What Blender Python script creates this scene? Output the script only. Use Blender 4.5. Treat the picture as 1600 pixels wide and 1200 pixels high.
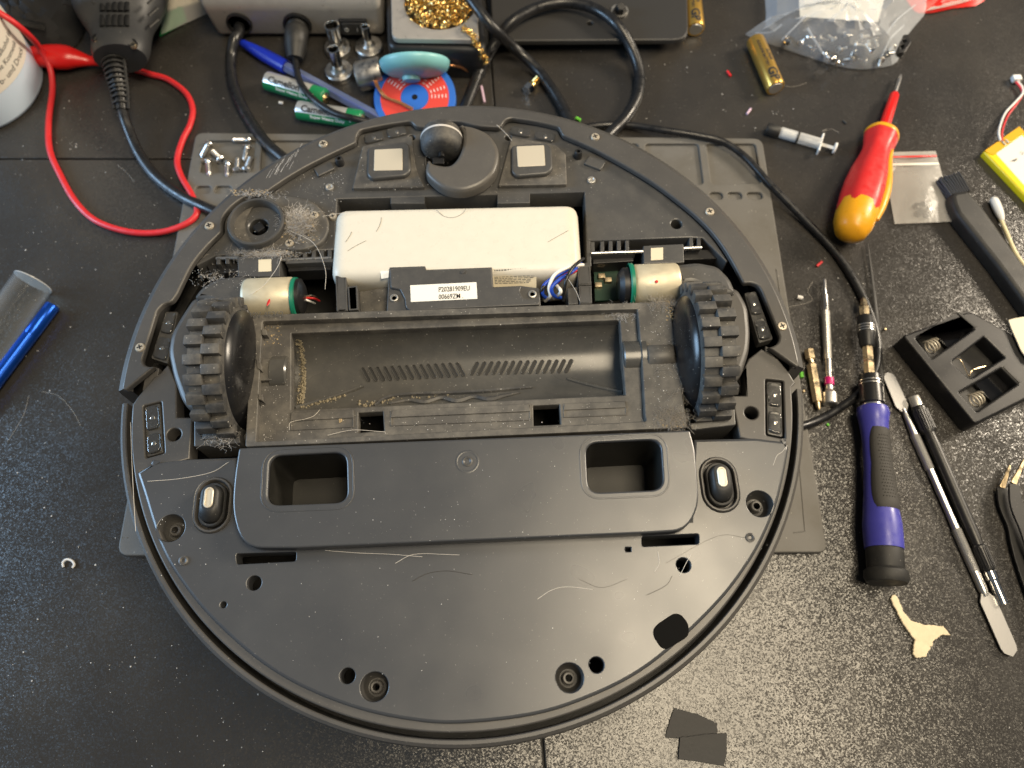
import bpy, bmesh, math, random
from math import sin, cos, pi, radians
from mathutils import Vector, Matrix
from mathutils.geometry import tessellate_polygon
random.seed(11)
scene = bpy.context.scene
for o in list(bpy.data.objects):
    bpy.data.objects.remove(o)
C = scene.collection

# ------------------------------------------------------------------ camera
F_PX = 1200.0            # focal length in pixels of the 1600 px wide photograph
TILT = radians(22.5)     # from straight down
CAM_H = 0.458
cam = bpy.data.cameras.new('camera')
cam.sensor_width = 36.0
cam.lens = 36.0 * F_PX / 1600.0
cam.clip_start = 0.01
cam.clip_end = 50
cam.dof.use_dof = True
cam.dof.focus_distance = 0.375
cam.dof.aperture_fstop = 9.0
cam_o = bpy.data.objects.new('camera', cam)
C.objects.link(cam_o)
cam_o.location = (0, 0, CAM_H)
cam_o.rotation_euler = (TILT, 0, 0)
scene.camera = cam_o

# ------------------------------------------------------------------ light
world = bpy.data.worlds.new('World')
scene.world = world
world.use_nodes = True
bg = world.node_tree.nodes['Background']
bg.inputs[0].default_value = (0.84, 0.92, 1.0, 1)
bg.inputs[1].default_value = 0.13

def area(name, loc, target, sx, sy, power, col):
    l = bpy.data.lights.new(name, 'AREA')
    l.shape = 'RECTANGLE'; l.size = sx; l.size_y = sy
    l.energy = power; l.color = col
    o = bpy.data.objects.new(name, l)
    C.objects.link(o)
    o.location = loc
    d = Vector(target) - Vector(loc)
    o.rotation_euler = d.to_track_quat('-Z', 'Y').to_euler()
    return o
area('desk_lamp', (1.60, 0.85, 0.92), (0.02, 0.20, 0), 0.40, 0.40, 36.0, (1.0, 0.86, 0.67))
area('ceiling_lamp', (0.40, 0.05, 1.50), (0.10, 0.08, 0), 0.95, 0.46, 23.0, (1.0, 0.84, 0.60))
area('window_light', (-1.40, 0.25, 0.56), (0, 0.2, 0.05), 0.70, 0.62, 22.0, (0.45, 0.70, 1.0))
vs = scene.view_settings
vs.view_transform = 'Standard'
vs.look = 'None'
vs.exposure = 0.08
vs.gamma = 1.0
vs.use_curve_mapping = False
scene.cycles.use_denoising = True
scene.cycles.max_bounces = 8
scene.cycles.caustics_reflective = False
scene.cycles.caustics_refractive = False

# ------------------------------------------------------------------ projection: a point of the photo at height z above the desk
ST, CT = sin(TILT), cos(TILT)
def at(px, py, z=0.0):
    x = (px - 800) / F_PX; v = (600 - py) / F_PX
    d = (x, v * CT + ST, v * ST - CT)
    t = (z - CAM_H) / d[2]
    return Vector((d[0] * t, d[1] * t, z))
def pp(pts, z):
    return [at(p[0], p[1], z).to_2d() for p in pts]

# ------------------------------------------------------------------ materials
MATS = {}
def new_mat(name):
    m = bpy.data.materials.new(name)
    m.use_nodes = True
    nt = m.node_tree
    b = nt.nodes['Principled BSDF']
    MATS[name] = m
    return m, nt, b
def node(nt, t, **kw):
    n = nt.nodes.new(t)
    for k, v in kw.items():
        setattr(n, k, v)
    return n
def pos(nt):
    g = nt.nodes.get('pos')
    if g is None:
        g = node(nt, 'ShaderNodeNewGeometry'); g.name = 'pos'
    return g.outputs['Position']
def noise(nt, scale, detail=3, rough=0.5, vec=None):
    n = node(nt, 'ShaderNodeTexNoise')
    n.inputs['Scale'].default_value = scale
    n.inputs['Detail'].default_value = detail
    n.inputs['Roughness'].default_value = rough
    nt.links.new(vec or pos(nt), n.inputs['Vector'])
    return n.outputs['Fac']
def ramp(nt, fac, lo, hi, a=0.0, b=1.0):
    r = node(nt, 'ShaderNodeMapRange')
    r.inputs['From Min'].default_value = lo; r.inputs['From Max'].default_value = hi
    r.inputs['To Min'].default_value = a; r.inputs['To Max'].default_value = b
    nt.links.new(fac, r.inputs['Value'])
    return r.outputs['Result']
def mul(nt, a, b):
    m = node(nt, 'ShaderNodeMath', operation='MULTIPLY')
    for i, v in enumerate((a, b)):
        if isinstance(v, (int, float)): m.inputs[i].default_value = v
        else: nt.links.new(v, m.inputs[i])
    return m.outputs[0]
def mixc(nt, fac, a, b):
    m = node(nt, 'ShaderNodeMix', data_type='RGBA')
    if isinstance(fac, (int, float)): m.inputs[0].default_value = fac
    else: nt.links.new(fac, m.inputs[0])
    for i, v in ((6, a), (7, b)):
        if isinstance(v, tuple): m.inputs[i].default_value = (*v[:3], 1)
        else: nt.links.new(v, m.inputs[i])
    return m.outputs[2]
def bump(nt, b, h, strength, dist):
    n = node(nt, 'ShaderNodeBump')
    n.inputs['Strength'].default_value = strength
    n.inputs['Distance'].default_value = dist
    nt.links.new(h, n.inputs['Height'])
    nt.links.new(n.outputs[0], b.inputs['Normal'])
def specks(nt, scale, size, keep):
    """small separate dust grains: fac 1 on a grain"""
    v = node(nt, 'ShaderNodeTexVoronoi')
    v.inputs['Scale'].default_value = scale
    nt.links.new(pos(nt), v.inputs['Vector'])
    near = ramp(nt, v.outputs['Distance'], size, size * 0.55)
    sep = node(nt, 'ShaderNodeSeparateColor')
    nt.links.new(v.outputs['Color'], sep.inputs[0])
    gate = ramp(nt, sep.outputs[0], keep, keep - 0.01)
    return mul(nt, near, gate)
def plastic(name, col, rough=0.45, dust=0.25, grain=0.15, smear=0.1, film=0.25, spec=0.5):
    """moulded plastic with worn gloss, a thin uneven dust film and separate dust grains"""
    m, nt, b = new_mat(name)
    n1 = noise(nt, 30, 2, 0.5)
    r = ramp(nt, n1, 0.3, 0.7, rough - smear, rough + smear)
    nt.links.new(r, b.inputs['Roughness'])
    b.inputs['Specular IOR Level'].default_value = spec
    dustcol = (0.42, 0.38, 0.31)
    f1 = mul(nt, ramp(nt, noise(nt, 90, 6, 0.7), 0.42, 0.8), film)
    c = mixc(nt, f1, col, dustcol)
    if dust > 0:
        c = mixc(nt, mul(nt, specks(nt, 330, 0.13, 0.13), dust * 2.2), c, (0.75, 0.72, 0.66))
        c = mixc(nt, mul(nt, specks(nt, 900, 0.22, 0.10), dust * 1.6), c, (0.7, 0.66, 0.58))
    nt.links.new(c, b.inputs['Base Color'])
    if grain > 0:
        bump(nt, b, noise(nt, 2600, 2), grain, 0.0001)
    return m
def simple(name, col, rough=0.5, metal=0.0, grain=0.0, gscale=2000, alpha=1.0, trans=0.0, coat=0.0, vary=0.0, spec=0.5):
    m, nt, b = new_mat(name)
    b.inputs['Base Color'].default_value = (*col, 1)
    b.inputs['Roughness'].default_value = rough
    b.inputs['Metallic'].default_value = metal
    b.inputs['Alpha'].default_value = alpha
    b.inputs['Transmission Weight'].default_value = trans
    b.inputs['Coat Weight'].default_value = coat
    b.inputs['Specular IOR Level'].default_value = spec
    if vary > 0:
        f = ramp(nt, noise(nt, 160, 5, 0.65), 0.35, 0.75)
        nt.links.new(mixc(nt, mul(nt, f, vary), col, tuple(c * 0.35 for c in col)), b.inputs['Base Color'])
        nt.links.new(ramp(nt, noise(nt, 220, 4), 0.3, 0.7, max(0.05, rough - 0.12), rough + 0.15), b.inputs['Roughness'])
    if grain > 0:
        bump(nt, b, noise(nt, gscale, 3), grain, 0.0002)
    return m

plastic('shell', (0.056, 0.055, 0.054), 0.38, 0.12, 0.14, 0.06, 0.07)
plastic('shell_dusty', (0.064, 0.060, 0.055), 0.50, 0.35, 0.16, 0.08, 0.28)
plastic('cover', (0.050, 0.052, 0.056), 0.31, 0.05, 0.05, 0.045, 0.015, 0.65)
plastic('ring', (0.062, 0.059, 0.056), 0.40, 0.08, 0.14, 0.05, 0.04)
plastic('inner_black', (0.010, 0.010, 0.010), 0.5, 0.05, 0.1, 0.1, 0.05)
plastic('trough', (0.066, 0.064, 0.059), 0.27, 0.20, 0.03, 0.05, 0.08, 0.6)
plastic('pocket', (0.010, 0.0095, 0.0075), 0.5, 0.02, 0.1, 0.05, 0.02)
plastic('rubber', (0.040, 0.040, 0.041), 0.60, 0.35, 0.35, 0.08, 0.30)
plastic('hub_black', (0.007, 0.007, 0.008), 0.30, 0.15, 0.04, 0.05, 0.015)
plastic('caster_shroud', (0.085, 0.079, 0.072), 0.40, 0.05, 0.1, 0.06, 0.05)
plastic('black_plastic', (0.011, 0.011, 0.012), 0.40, 0.08, 0.12, 0.08, 0.025)
plastic('black_soft', (0.012, 0.012, 0.012), 0.55, 0.10, 0.3, 0.08, 0.04)
simple('cable_black', (0.013, 0.013, 0.014), 0.33, 0, 0.15, 600, vary=0.3)
simple('gap_black', (0.004, 0.004, 0.004), 0.6)
simple('steel', (0.68, 0.66, 0.63), 0.30, 1.0, 0.08, 700)
simple('board_green', (0.006, 0.035, 0.018), 0.4)
simple('steel_brushed', (0.52, 0.50, 0.47), 0.36, 1.0, 0.15, 900, vary=0.25)
simple('chrome', (0.72, 0.71, 0.69), 0.10, 1.0)
simple('dull_steel', (0.62, 0.60, 0.56), 0.40, 0.9, 0.2, 1200)
simple('contact_metal', (0.60, 0.54, 0.43), 0.38, 0.25, 0.1, 1500)
simple('motor_metal', (0.58, 0.52, 0.38), 0.45, 0.35, 0.25, 1600, vary=0.12)
simple('station_paint', (0.40, 0.375, 0.345), 0.38, 0.35, 0.15, 900, vary=0.12)
simple('brass', (0.86, 0.62, 0.24), 0.24, 1.0)
simple('brass_pale', (0.70, 0.56, 0.36), 0.32, 1.0, vary=0.3)
simple('copper', (0.78, 0.36, 0.16), 0.35, 1.0, 0.3, 1500)
simple('screw_metal', (0.66, 0.58, 0.46), 0.36, 0.6)
plastic('handle_grey', (0.034, 0.035, 0.037), 0.42, 0.1, 0.3, 0.06, 0.02)
simple('white_wire', (0.75, 0.74, 0.70), 0.45)
simple('blue_wire', (0.012, 0.06, 0.42), 0.38)
simple('red_wire', (0.52, 0.02, 0.018), 0.36)
simple('red_cable', (0.62, 0.025, 0.03), 0.42, vary=0.15)
simple('red_boot', (0.66, 0.012, 0.010), 0.30)
simple('green_ring', (0.008, 0.17, 0.10), 0.35)
simple('label_white', (0.78, 0.76, 0.70), 0.5)
simple('label_cream', (0.62, 0.55, 0.40), 0.5)
simple('ink', (0.02, 0.02, 0.02), 0.6)
simple('ink_soft', (0.10, 0.10, 0.10), 0.6)
simple('ink_white', (0.80, 0.80, 0.78), 0.5)
simple('clear_lens', (0.85, 0.84, 0.82), 0.04, 0, trans=0.95)
simple('lens_black', (0.006, 0.006, 0.007), 0.12)
simple('lens_back', (0.07, 0.068, 0.064), 0.2, vary=0.3)
simple('lens_bright', (0.75, 0.72, 0.66), 0.12, 1.0)
simple('hair_pale', (0.62, 0.58, 0.52), 0.5)
simple('hair_dark', (0.05, 0.045, 0.04), 0.5)
simple('lint', (0.30, 0.27, 0.23), 0.9)
simple('lint_pale', (0.52, 0.50, 0.48), 0.9)
simple('crumb', (0.36, 0.27, 0.15), 0.8)
simple('speck_white', (0.75, 0.73, 0.70), 0.7)
simple('sand', (0.27, 0.23, 0.155), 0.95, 0, 1.0, 1800, vary=0.5)
simple('sensor_felt', (0.003, 0.003, 0.003), 0.6, spec=0.05)
simple('driver_blue', (0.055, 0.055, 0.36), 0.38, vary=0.15)
simple('driver_red', (0.58, 0.022, 0.022), 0.40, vary=0.2)
simple('driver_yellow', (0.78, 0.36, 0.012), 0.36, vary=0.15)
simple('grip_grey', (0.035, 0.033, 0.030), 0.7, 0, 0.3, 900)
simple('magenta', (0.55, 0.008, 0.16), 0.35)
simple('blue_anodised', (0.010, 0.085, 0.50), 0.28, 0.75)
simple('pen_blue', (0.012, 0.035, 0.52), 0.3)
simple('teal', (0.22, 0.52, 0.55), 0.40, vary=0.1)
simple('spool_blue', (0.02, 0.13, 0.52), 0.4)
simple('spool_red', (0.66, 0.05, 0.035), 0.45)
simple('aa_green', (0.010, 0.20, 0.075), 0.28)
simple('aa_silver', (0.66, 0.66, 0.64), 0.30, 0.6)
simple('gold_sleeve', (0.72, 0.44, 0.10), 0.28, 0.8)
simple('syringe', (0.80, 0.80, 0.78), 0.25, 0, trans=0.45, alpha=0.8)
simple('cotton', (0.78, 0.77, 0.74), 0.95, 0, 0.6, 1500)
simple('swab_stick', (0.70, 0.63, 0.40), 0.5)
simple('kapton', (0.70, 0.38, 0.02), 0.25)
simple('foil_yellow', (0.75, 0.62, 0.01), 0.28)
simple('foil_white', (0.70, 0.68, 0.63), 0.35, 0, 0.5, 250)
simple('paper', (0.74, 0.68, 0.54), 0.8, 0, 0.4, 500)
simple('adhesive', (0.74, 0.64, 0.45), 0.85, 0, 1.0, 420, vary=0.25)
simple('tape_black', (0.012, 0.012, 0.013), 0.5, 0, 1.0, 260, spec=0.3)
simple('packet_red', (0.70, 0.02, 0.012), 0.30)
simple('bits_green', (0.16, 0.60, 0.06), 0.5)
simple('bits_lilac', (0.62, 0.45, 0.58), 0.5)
simple('cloth_black', (0.008, 0.008, 0.009), 0.8, 0, 0.5, 1400)
simple('green_card', (0.01, 0.22, 0.06), 0.4)
simple('bottle', (0.62, 0.75, 0.90), 0.30, 0)  # white plastic; the window's cool blue tint is put into the base colour
simple('bottle_label', (0.70, 0.66, 0.58), 0.55)
simple('battery_wrap', (0.66, 0.62, 0.53), 0.34, 0, 0.25, 130, vary=0.06)
simple('panel_grey', (0.030, 0.029, 0.028), 0.48, 0, 0.3, 1800)

# transparent films
def film(name, col, haze, rough=0.2, edge=0.45):
    m, nt, b = new_mat(name)
    out = nt.nodes['Material Output']
    b.inputs['Base Color'].default_value = (*col, 1)
    b.inputs['Roughness'].default_value = rough
    t = node(nt, 'ShaderNodeBsdfTransparent')
    t.inputs[0].default_value = (0.96, 0.96, 0.95, 1)
    mx = node(nt, 'ShaderNodeMixShader')
    lw = node(nt, 'ShaderNodeLayerWeight')
    lw.inputs[0].default_value = 0.35
    f = ramp(nt, lw.outputs['Facing'], 0.0, 1.0, haze, min(1, haze + edge))
    nt.links.new(f, mx.inputs[0])
    nt.links.new(t.outputs[0], mx.inputs[1])
    nt.links.new(b.outputs[0], mx.inputs[2])
    nt.links.new(mx.outputs[0], out.inputs['Surface'])
    bump(nt, b, noise(nt, 120, 4), 0.5, 0.002)
    return m
film('film_clear', (0.66, 0.70, 0.76), 0.23, 0.16)
film('film_bag', (0.60, 0.58, 0.55), 0.27, 0.25)
film('tube_clear', (0.42, 0.42, 0.42), 0.02, 0.08, 0.30)
film('syringe_clear', (0.76, 0.76, 0.75), 0.42, 0.15, 0.45)
film('pen_clear', (0.22, 0.28, 0.50), 0.45, 0.12)

# silicone mat: grey, chalky, stained
m, nt, b = new_mat('silicone')
c = mixc(nt, ramp(nt, noise(nt, 26, 6, 0.65), 0.4, 0.72), (0.118, 0.113, 0.104), (0.084, 0.076, 0.062))
c = mixc(nt, mul(nt, specks(nt, 420, 0.16, 0.12), 0.5), c, (0.6, 0.57, 0.5))
nt.links.new(c, b.inputs['Base Color'])
b.inputs['Roughness'].default_value = 0.62
bump(nt, b, noise(nt, 1400, 3), 0.3, 0.0002)

# desk: black leather-grain laminate, each grain facet glints
m, nt, b = new_mat('desk_grain')
c = mixc(nt, ramp(nt, noise(nt, 9, 5, 0.6), 0.45, 0.75), (0.031, 0.0285, 0.026), (0.047, 0.042, 0.036))
c = mixc(nt, mul(nt, specks(nt, 260, 0.10, 0.10), 0.7), c, (0.5, 0.48, 0.44))
c = mixc(nt, mul(nt, specks(nt, 900, 0.2, 0.06), 0.5), c, (0.45, 0.42, 0.38))
nt.links.new(c, b.inputs['Base Color'])
nt.links.new(ramp(nt, noise(nt, 30, 4), 0.3, 0.7, 0.23, 0.29), b.inputs['Roughness'])
b.inputs['Specular IOR Level'].default_value = 0.6
vo = node(nt, 'ShaderNodeTexVoronoi'); vo.inputs['Scale'].default_value = 1600
wob = node(nt, 'ShaderNodeVectorMath', operation='ADD')
nz = node(nt, 'ShaderNodeTexNoise'); nz.inputs['Scale'].default_value = 1500
sc_ = node(nt, 'ShaderNodeVectorMath', operation='SCALE'); sc_.inputs['Scale'].default_value = 0.0006
nt.links.new(pos(nt), nz.inputs['Vector']); nt.links.new(nz.outputs['Color'], sc_.inputs[0])
nt.links.new(pos(nt), wob.inputs[0]); nt.links.new(sc_.outputs[0], wob.inputs[1])
nt.links.new(wob.outputs[0], vo.inputs['Vector'])
s1 = node(nt, 'ShaderNodeVectorMath', operation='SUBTRACT'); s1.inputs[1].default_value = (0.5, 0.5, 0.5)
nt.links.new(vo.outputs['Color'], s1.inputs[0])
s2 = node(nt, 'ShaderNodeVectorMath', operation='MULTIPLY'); s2.inputs[1].default_value = (0.23, 0.23, 0.0)
nt.links.new(s1.outputs[0], s2.inputs[0])
s3 = node(nt, 'ShaderNodeVectorMath', operation='ADD')
nt.links.new(s2.outputs[0], s3.inputs[0]); nt.links.new(nt.nodes['pos'].outputs['Normal'], s3.inputs[1])
s4 = node(nt, 'ShaderNodeVectorMath', operation='NORMALIZE')
nt.links.new(s3.outputs[0], s4.inputs[0])
nt.links.new(s4.outputs[0], b.inputs['Normal'])
M = MATS
# ------------------------------------------------------------------ building helpers
def put(o, parent):
    C.objects.link(o)
    if parent is not None:
        o.parent = parent
        if parent.type == 'EMPTY':
            o.matrix_parent_inverse = Matrix.Translation(-parent.location)
def mesh_obj(name, verts, faces, mat, parent=None, smooth=True, angle=38, flat_from=None):
    me = bpy.data.meshes.new(name)
    off = Vector((0, 0, 0))
    if parent is None and verts:
        xs = [v[0] for v in verts]; ys = [v[1] for v in verts]; zs = [v[2] for v in verts]
        off = Vector(((min(xs) + max(xs)) / 2, (min(ys) + max(ys)) / 2, min(zs)))
    me.from_pydata([Vector(v) - off for v in verts], [], faces)
    me.update()
    bm = bmesh.new(); bm.from_mesh(me)
    bmesh.ops.recalc_face_normals(bm, faces=bm.faces)
    bm.to_mesh(me); bm.free()
    if smooth:
        me.polygons.foreach_set('use_smooth', [True] * len(me.polygons))
        me.set_sharp_from_angle(angle=radians(angle))
        me.polygons.foreach_set('use_smooth', [flat_from is None or i < flat_from for i in range(len(me.polygons))])
    me.materials.append(M[mat] if isinstance(mat, str) else mat)
    o = bpy.data.objects.new(name, me)
    put(o, parent)
    o.location = off if parent is None else (0, 0, 0)
    return o
def tag(o, label, cat, group=None):
    o['label'] = label; o['category'] = cat
    if group: o['group'] = group
    return o
def thing(name, loc, label, cat, group=None):
    o = bpy.data.objects.new(name, None)
    o.empty_display_size = 0.01
    C.objects.link(o)
    o.location = loc
    return tag(o, label, cat, group)
def area2(p):
    return sum(p[i - 1][0] * p[i][1] - p[i][0] * p[i - 1][1] for i in range(len(p))) / 2
def offset(poly, d):
    """move a counter-clockwise outline inwards by d"""
    n = len(poly); out = []
    for i in range(n):
        a, b, c = poly[i - 1], poly[i], poly[(i + 1) % n]
        e1 = Vector((b[0] - a[0], b[1] - a[1])); e2 = Vector((c[0] - b[0], c[1] - b[1]))
        if e1.length < 1e-9 or e2.length < 1e-9:
            out.append(Vector((b[0], b[1]))); continue
        e1.normalize(); e2.normalize()
        n1 = Vector((-e1.y, e1.x)); n2 = Vector((-e2.y, e2.x))
        m = n1 + n2
        if m.length < 1e-6: m = n1.copy()
        m.normalize()
        k = min(2.2, 1 / max(0.3, m.dot(n1)))
        out.append(Vector((b[0], b[1])) + m * d * k)
    return out
def clean(poly):
    out = []
    for p in poly:
        if not out or (Vector(p) - Vector(out[-1])).length > 2e-5:
            out.append(Vector((p[0], p[1])))
    if (out[0] - out[-1]).length < 2e-5: out.pop()
    return out
def plate(name, outer, z, depth, mat, parent=None, holes=(), bev=0.0006, cap=False, hole_depth=None, slope=None, angle=38, hole_bev=None):
    """a slab with any outline and openings, top edge rounded; slope = (gx, gy, x0, y0) tilts the top"""
    outer = clean(outer)
    if area2(outer) < 0: outer.reverse()
    loops = [outer]
    for h in holes:
        h = clean(h)
        if area2(h) > 0: h.reverse()
        loops.append(h)
    V, Fc = [], []
    tops = []
    for li, lp in enumerate(loops):
        n = len(lp)
        dd = depth if li == 0 or hole_depth is None else hole_depth
        bv = bev if li == 0 or hole_bev is None else hole_bev
        prof = [(0.0, -dd), (0.0, -bv), (bv * 0.15, -bv * 0.45), (bv * 0.5, -bv * 0.14), (bv, 0.0)] if bv > 0 else [(0.0, -dd), (0.0, 0.0)]
        rows = []
        for ins, dz in prof:
            q = offset(lp, ins) if ins > 0 else lp
            rows.append(len(V))
            V += [(p[0], p[1], z + dz) for p in q]
        for r0, r1 in zip(rows, rows[1:]):
            for i in range(n):
                j = (i + 1) % n
                Fc.append((r0 + i, r0 + j, r1 + j, r1 + i))
        tops.append((rows[-1], n))
        if cap and li == 0: capstart = (rows[0], n)
    idx = []
    lps = []
    for s, n in tops:
        lps.append([Vector((V[s + i][0], V[s + i][1], 0)) for i in range(n)])
        idx += list(range(s, s + n))
    flat_from = len(Fc)
    for t in tessellate_polygon(lps):
        Fc.append(tuple(idx[i] for i in t))
    if cap:
        s, n = capstart
        q = [Vector((V[s + i][0], V[s + i][1], 0)) for i in range(n)]
        for t in tessellate_polygon([q]): Fc.append(tuple(s + i for i in t))
    if slope:
        gx, gy, x0, y0 = slope
        V = [(x, y, zz + gx * (x - x0) + gy * (y - y0)) for x, y, zz in V]
    return mesh_obj(name, V, Fc, mat, parent, angle=angle, flat_from=flat_from)
def wc(px, py, z, r, n=28, ry=None, rot=0.0):
    c = at(px, py, z); ry = ry or r
    out = []
    for i in range(n):
        a = 2 * pi * i / n
        x, y = r * cos(a), ry * sin(a)
        out.append(Vector((c.x + x * cos(rot) - y * sin(rot), c.y + x * sin(rot) + y * cos(rot))))
    return out
def rr(pts, r, n=5):
    """round the corners of a world outline; r one radius or a list"""
    out = []
    k = len(pts)
    for i in range(k):
        a, b, c = Vector(pts[i - 1]), Vector(pts[i]), Vector(pts[(i + 1) % k])
        rad = r[i] if isinstance(r, (list, tuple)) else r
        e1 = (a - b); e2 = (c - b)
        l = min(rad, e1.length * 0.48, e2.length * 0.48)
        if l < 1e-5:
            out.append(b); continue
        p, q = b + e1.normalized() * l, b + e2.normalized() * l
        for j in range(n + 1):
            t = j / n
            out.append(p * (1 - t) ** 2 + b * 2 * t * (1 - t) + q * t * t)
    return out
def auto_round(pts, sharp, soft):
    rad = []
    for i in range(len(pts)):
        a, b, c = Vector(pts[i - 1]), Vector(pts[i]), Vector(pts[(i + 1) % len(pts)])
        e1, e2 = b - a, c - b
        rad.append(soft if e1.length > 0 and e2.length > 0 and e1.angle(e2) < radians(27) else sharp)
    return rr(pts, rad, 4)
def rrp(pts, z, r, n=5):
    return rr(pp(pts, z), r, n)
def smooth_path(pts, sub=6, closed=False):
    P = [Vector(p) for p in pts]
    n = len(P); out = []
    rng = range(n) if closed else range(n - 1)
    for i in rng:
        p0 = P[i - 1] if (closed or i > 0) else P[0] * 2 - P[1]
        p1 = P[i]; p2 = P[(i + 1) % n]
        p3 = P[(i + 2) % n] if (closed or i + 2 < n) else P[-1] * 2 - P[-2]
        for j in range(sub):
            t = j / sub
            out.append(0.5 * ((2 * p1) + (p2 - p0) * t + (2 * p0 - 5 * p1 + 4 * p2 - p3) * t * t + (3 * p1 - p0 - 3 * p2 + p3) * t ** 3))
    if not closed: out.append(P[-1])
    return out
def tube_geo(path, r, n=10, flat=1.0, caps=True, up=None):
    V, Fc = [], []
    k = len(path)
    prev = None
    for i, p in enumerate(path):
        t = (path[min(i + 1, k - 1)] - path[max(i - 1, 0)])
        if t.length < 1e-9: t = Vector((1, 0, 0))
        t.normalize()
        if up is not None:
            s = t.cross(up); s.normalize()
        else:
            if prev is None:
                s = t.cross(Vector((0, 0, 1)))
                if s.length < 1e-3: s = Vector((1, 0, 0))
            else:
                s = prev - t * prev.dot(t)
            s.normalize()
        prev = s
        u = s.cross(t)
        rad = r[i] if isinstance(r, (list, tuple)) else r
        for j in range(n):
            a = 2 * pi * j / n
            V.append(p + s * rad * cos(a) + u * rad * flat * sin(a))
    for i in range(k - 1):
        for j in range(n):
            b0 = i * n; b1 = b0 + n; j2 = (j + 1) % n
            Fc.append((b0 + j, b0 + j2, b1 + j2, b1 + j))
    if caps:
        Fc.append(tuple(range(n))); Fc.append(tuple((k - 1) * n + j for j in range(n)))
    return V, Fc
def tube(name, pts, r, mat, parent=None, n=10, sub=6, flat=1.0, up=None, angle=50):
    path = smooth_path(pts, sub) if sub > 1 else [Vector(p) for p in pts]
    if isinstance(r, (list, tuple)):
        rp = [Vector((x, 0)) for x in r]
        r = [v.x for v in smooth_path(rp, sub)] if sub > 1 else list(r)
    V, Fc = tube_geo(path, r, n, flat, True, up)
    return mesh_obj(name, V, Fc, mat, parent, angle=angle)
def frame_of(axis):
    a = Vector(axis).normalized()
    s = a.cross(Vector((0, 0, 1)))
    if s.length < 1e-4: s = Vector((1, 0, 0))
    s.normalize()
    return a, s, s.cross(a)
def lathe(name, prof, org, axis, mat, parent=None, n=28, angle=35, a0=0.0, a1=None, flat=1.0, caps=True):
    """prof: (radius, distance along axis)"""
    a, s, u = frame_of(axis)
    org = Vector(org)
    V, Fc = [], []
    full = a1 is None
    cnt = n if full else n + 1
    for r, h in prof:
        for j in range(cnt):
            t = a0 + (2 * pi if full else a1 - a0) * j / n
            V.append(org + a * h + s * r * cos(t) + u * r * flat * sin(t))
    for i in range(len(prof) - 1):
        for j in range(n):
            j2 = (j + 1) % cnt
            Fc.append((i * cnt + j, i * cnt + j2, (i + 1) * cnt + j2, (i + 1) * cnt + j))
    if full and caps:
        if prof[0][0] > 1e-6: Fc.append(tuple(range(cnt)))
        if prof[-1][0] > 1e-6: Fc.append(tuple((len(prof) - 1) * cnt + j for j in range(cnt)))
    o = mesh_obj(name, V, Fc, mat, parent, angle=angle)
    bm = bmesh.new(); bm.from_mesh(o.data)
    bmesh.ops.remove_doubles(bm, verts=bm.verts, dist=1e-6)
    bmesh.ops.recalc_face_normals(bm, faces=bm.faces)
    bm.to_mesh(o.data); bm.free()
    o.data.set_sharp_from_angle(angle=radians(angle))
    return o
def rbox_geo(cx, ux, uy, uz, sx, sy, sz, bev, seg=3):
    bm = bmesh.new()
    bmesh.ops.create_cube(bm, size=1.0)
    for v in bm.verts:
        v.co = Vector((v.co.x * sx, v.co.y * sy, v.co.z * sz))
    if bev > 0:
        bmesh.ops.bevel(bm, geom=list(bm.edges), offset=bev, segments=seg, profile=0.6, affect='EDGES')
    bm.verts.index_update()
    V = [Vector(cx) + ux * v.co.x + uy * v.co.y + uz * v.co.z for v in bm.verts]
    Fc = [tuple(v.index for v in f.verts) for f in bm.faces]
    bm.free()
    return V, Fc
def rbox(name, cx, size, mat, parent=None, ang=0.0, bev=0.001, seg=3, uz=None):
    ux = Vector((cos(ang), sin(ang), 0)); z = Vector((0, 0, 1))
    if uz is not None:
        z = Vector(uz).normalized(); ux = (ux - z * ux.dot(z)).normalized()
    uy = z.cross(ux)
    V, Fc = rbox_geo(cx, ux, uy, z, *size, bev, seg)
    return mesh_obj(name, V, Fc, mat, parent, angle=30)
def text_geo(body, size, bold=0.0, shear=0.0, align='LEFT', cut=None):
    cu = bpy.data.curves.new('t', 'FONT')
    cu.body = body; cu.size = size; cu.offset = bold; cu.shear = shear
    cu.align_x = align
    cu.resolution_u = 3
    o = bpy.data.objects.new('t', cu)
    C.objects.link(o)
    dg = bpy.context.evaluated_depsgraph_get()
    me = bpy.data.meshes.new_from_object(o.evaluated_get(dg))
    if cut:
        # slice the letters so that they can follow a curved surface
        bm = bmesh.new(); bm.from_mesh(me)
        ax = Vector((0, 1, 0)) if cut == 'y' else Vector((1, 0, 0))
        cs = [v.co.dot(ax) for v in bm.verts]
        k = min(cs)
        while k < max(cs):
            k += size * .12
            bmesh.ops.bisect_plane(bm, geom=bm.verts[:] + bm.edges[:] + bm.faces[:], plane_co=ax * k, plane_no=ax)
        bm.to_mesh(me); bm.free()
    V = [tuple(v.co) for v in me.vertices]
    Fc = [tuple(p.vertices) for p in me.polygons]
    bpy.data.objects.remove(o); bpy.data.curves.remove(cu); bpy.data.meshes.remove(me)
    return V, Fc
def text_flat(body, size, org, xdir, nrm, mat, parent, bold=0.0, shear=0.0, name='lettering', stretch=1.0, align='LEFT'):
    V, Fc = text_geo(body, size, bold, shear, align)
    x = Vector(xdir).normalized(); n = Vector(nrm).normalized()
    x = (x - n * x.dot(n)).normalized()
    y = n.cross(x)
    W = [Vector(org) + x * v[0] * stretch + y * v[1] for v in V]
    return mesh_obj(name, W, Fc, mat, parent, smooth=False)
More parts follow.
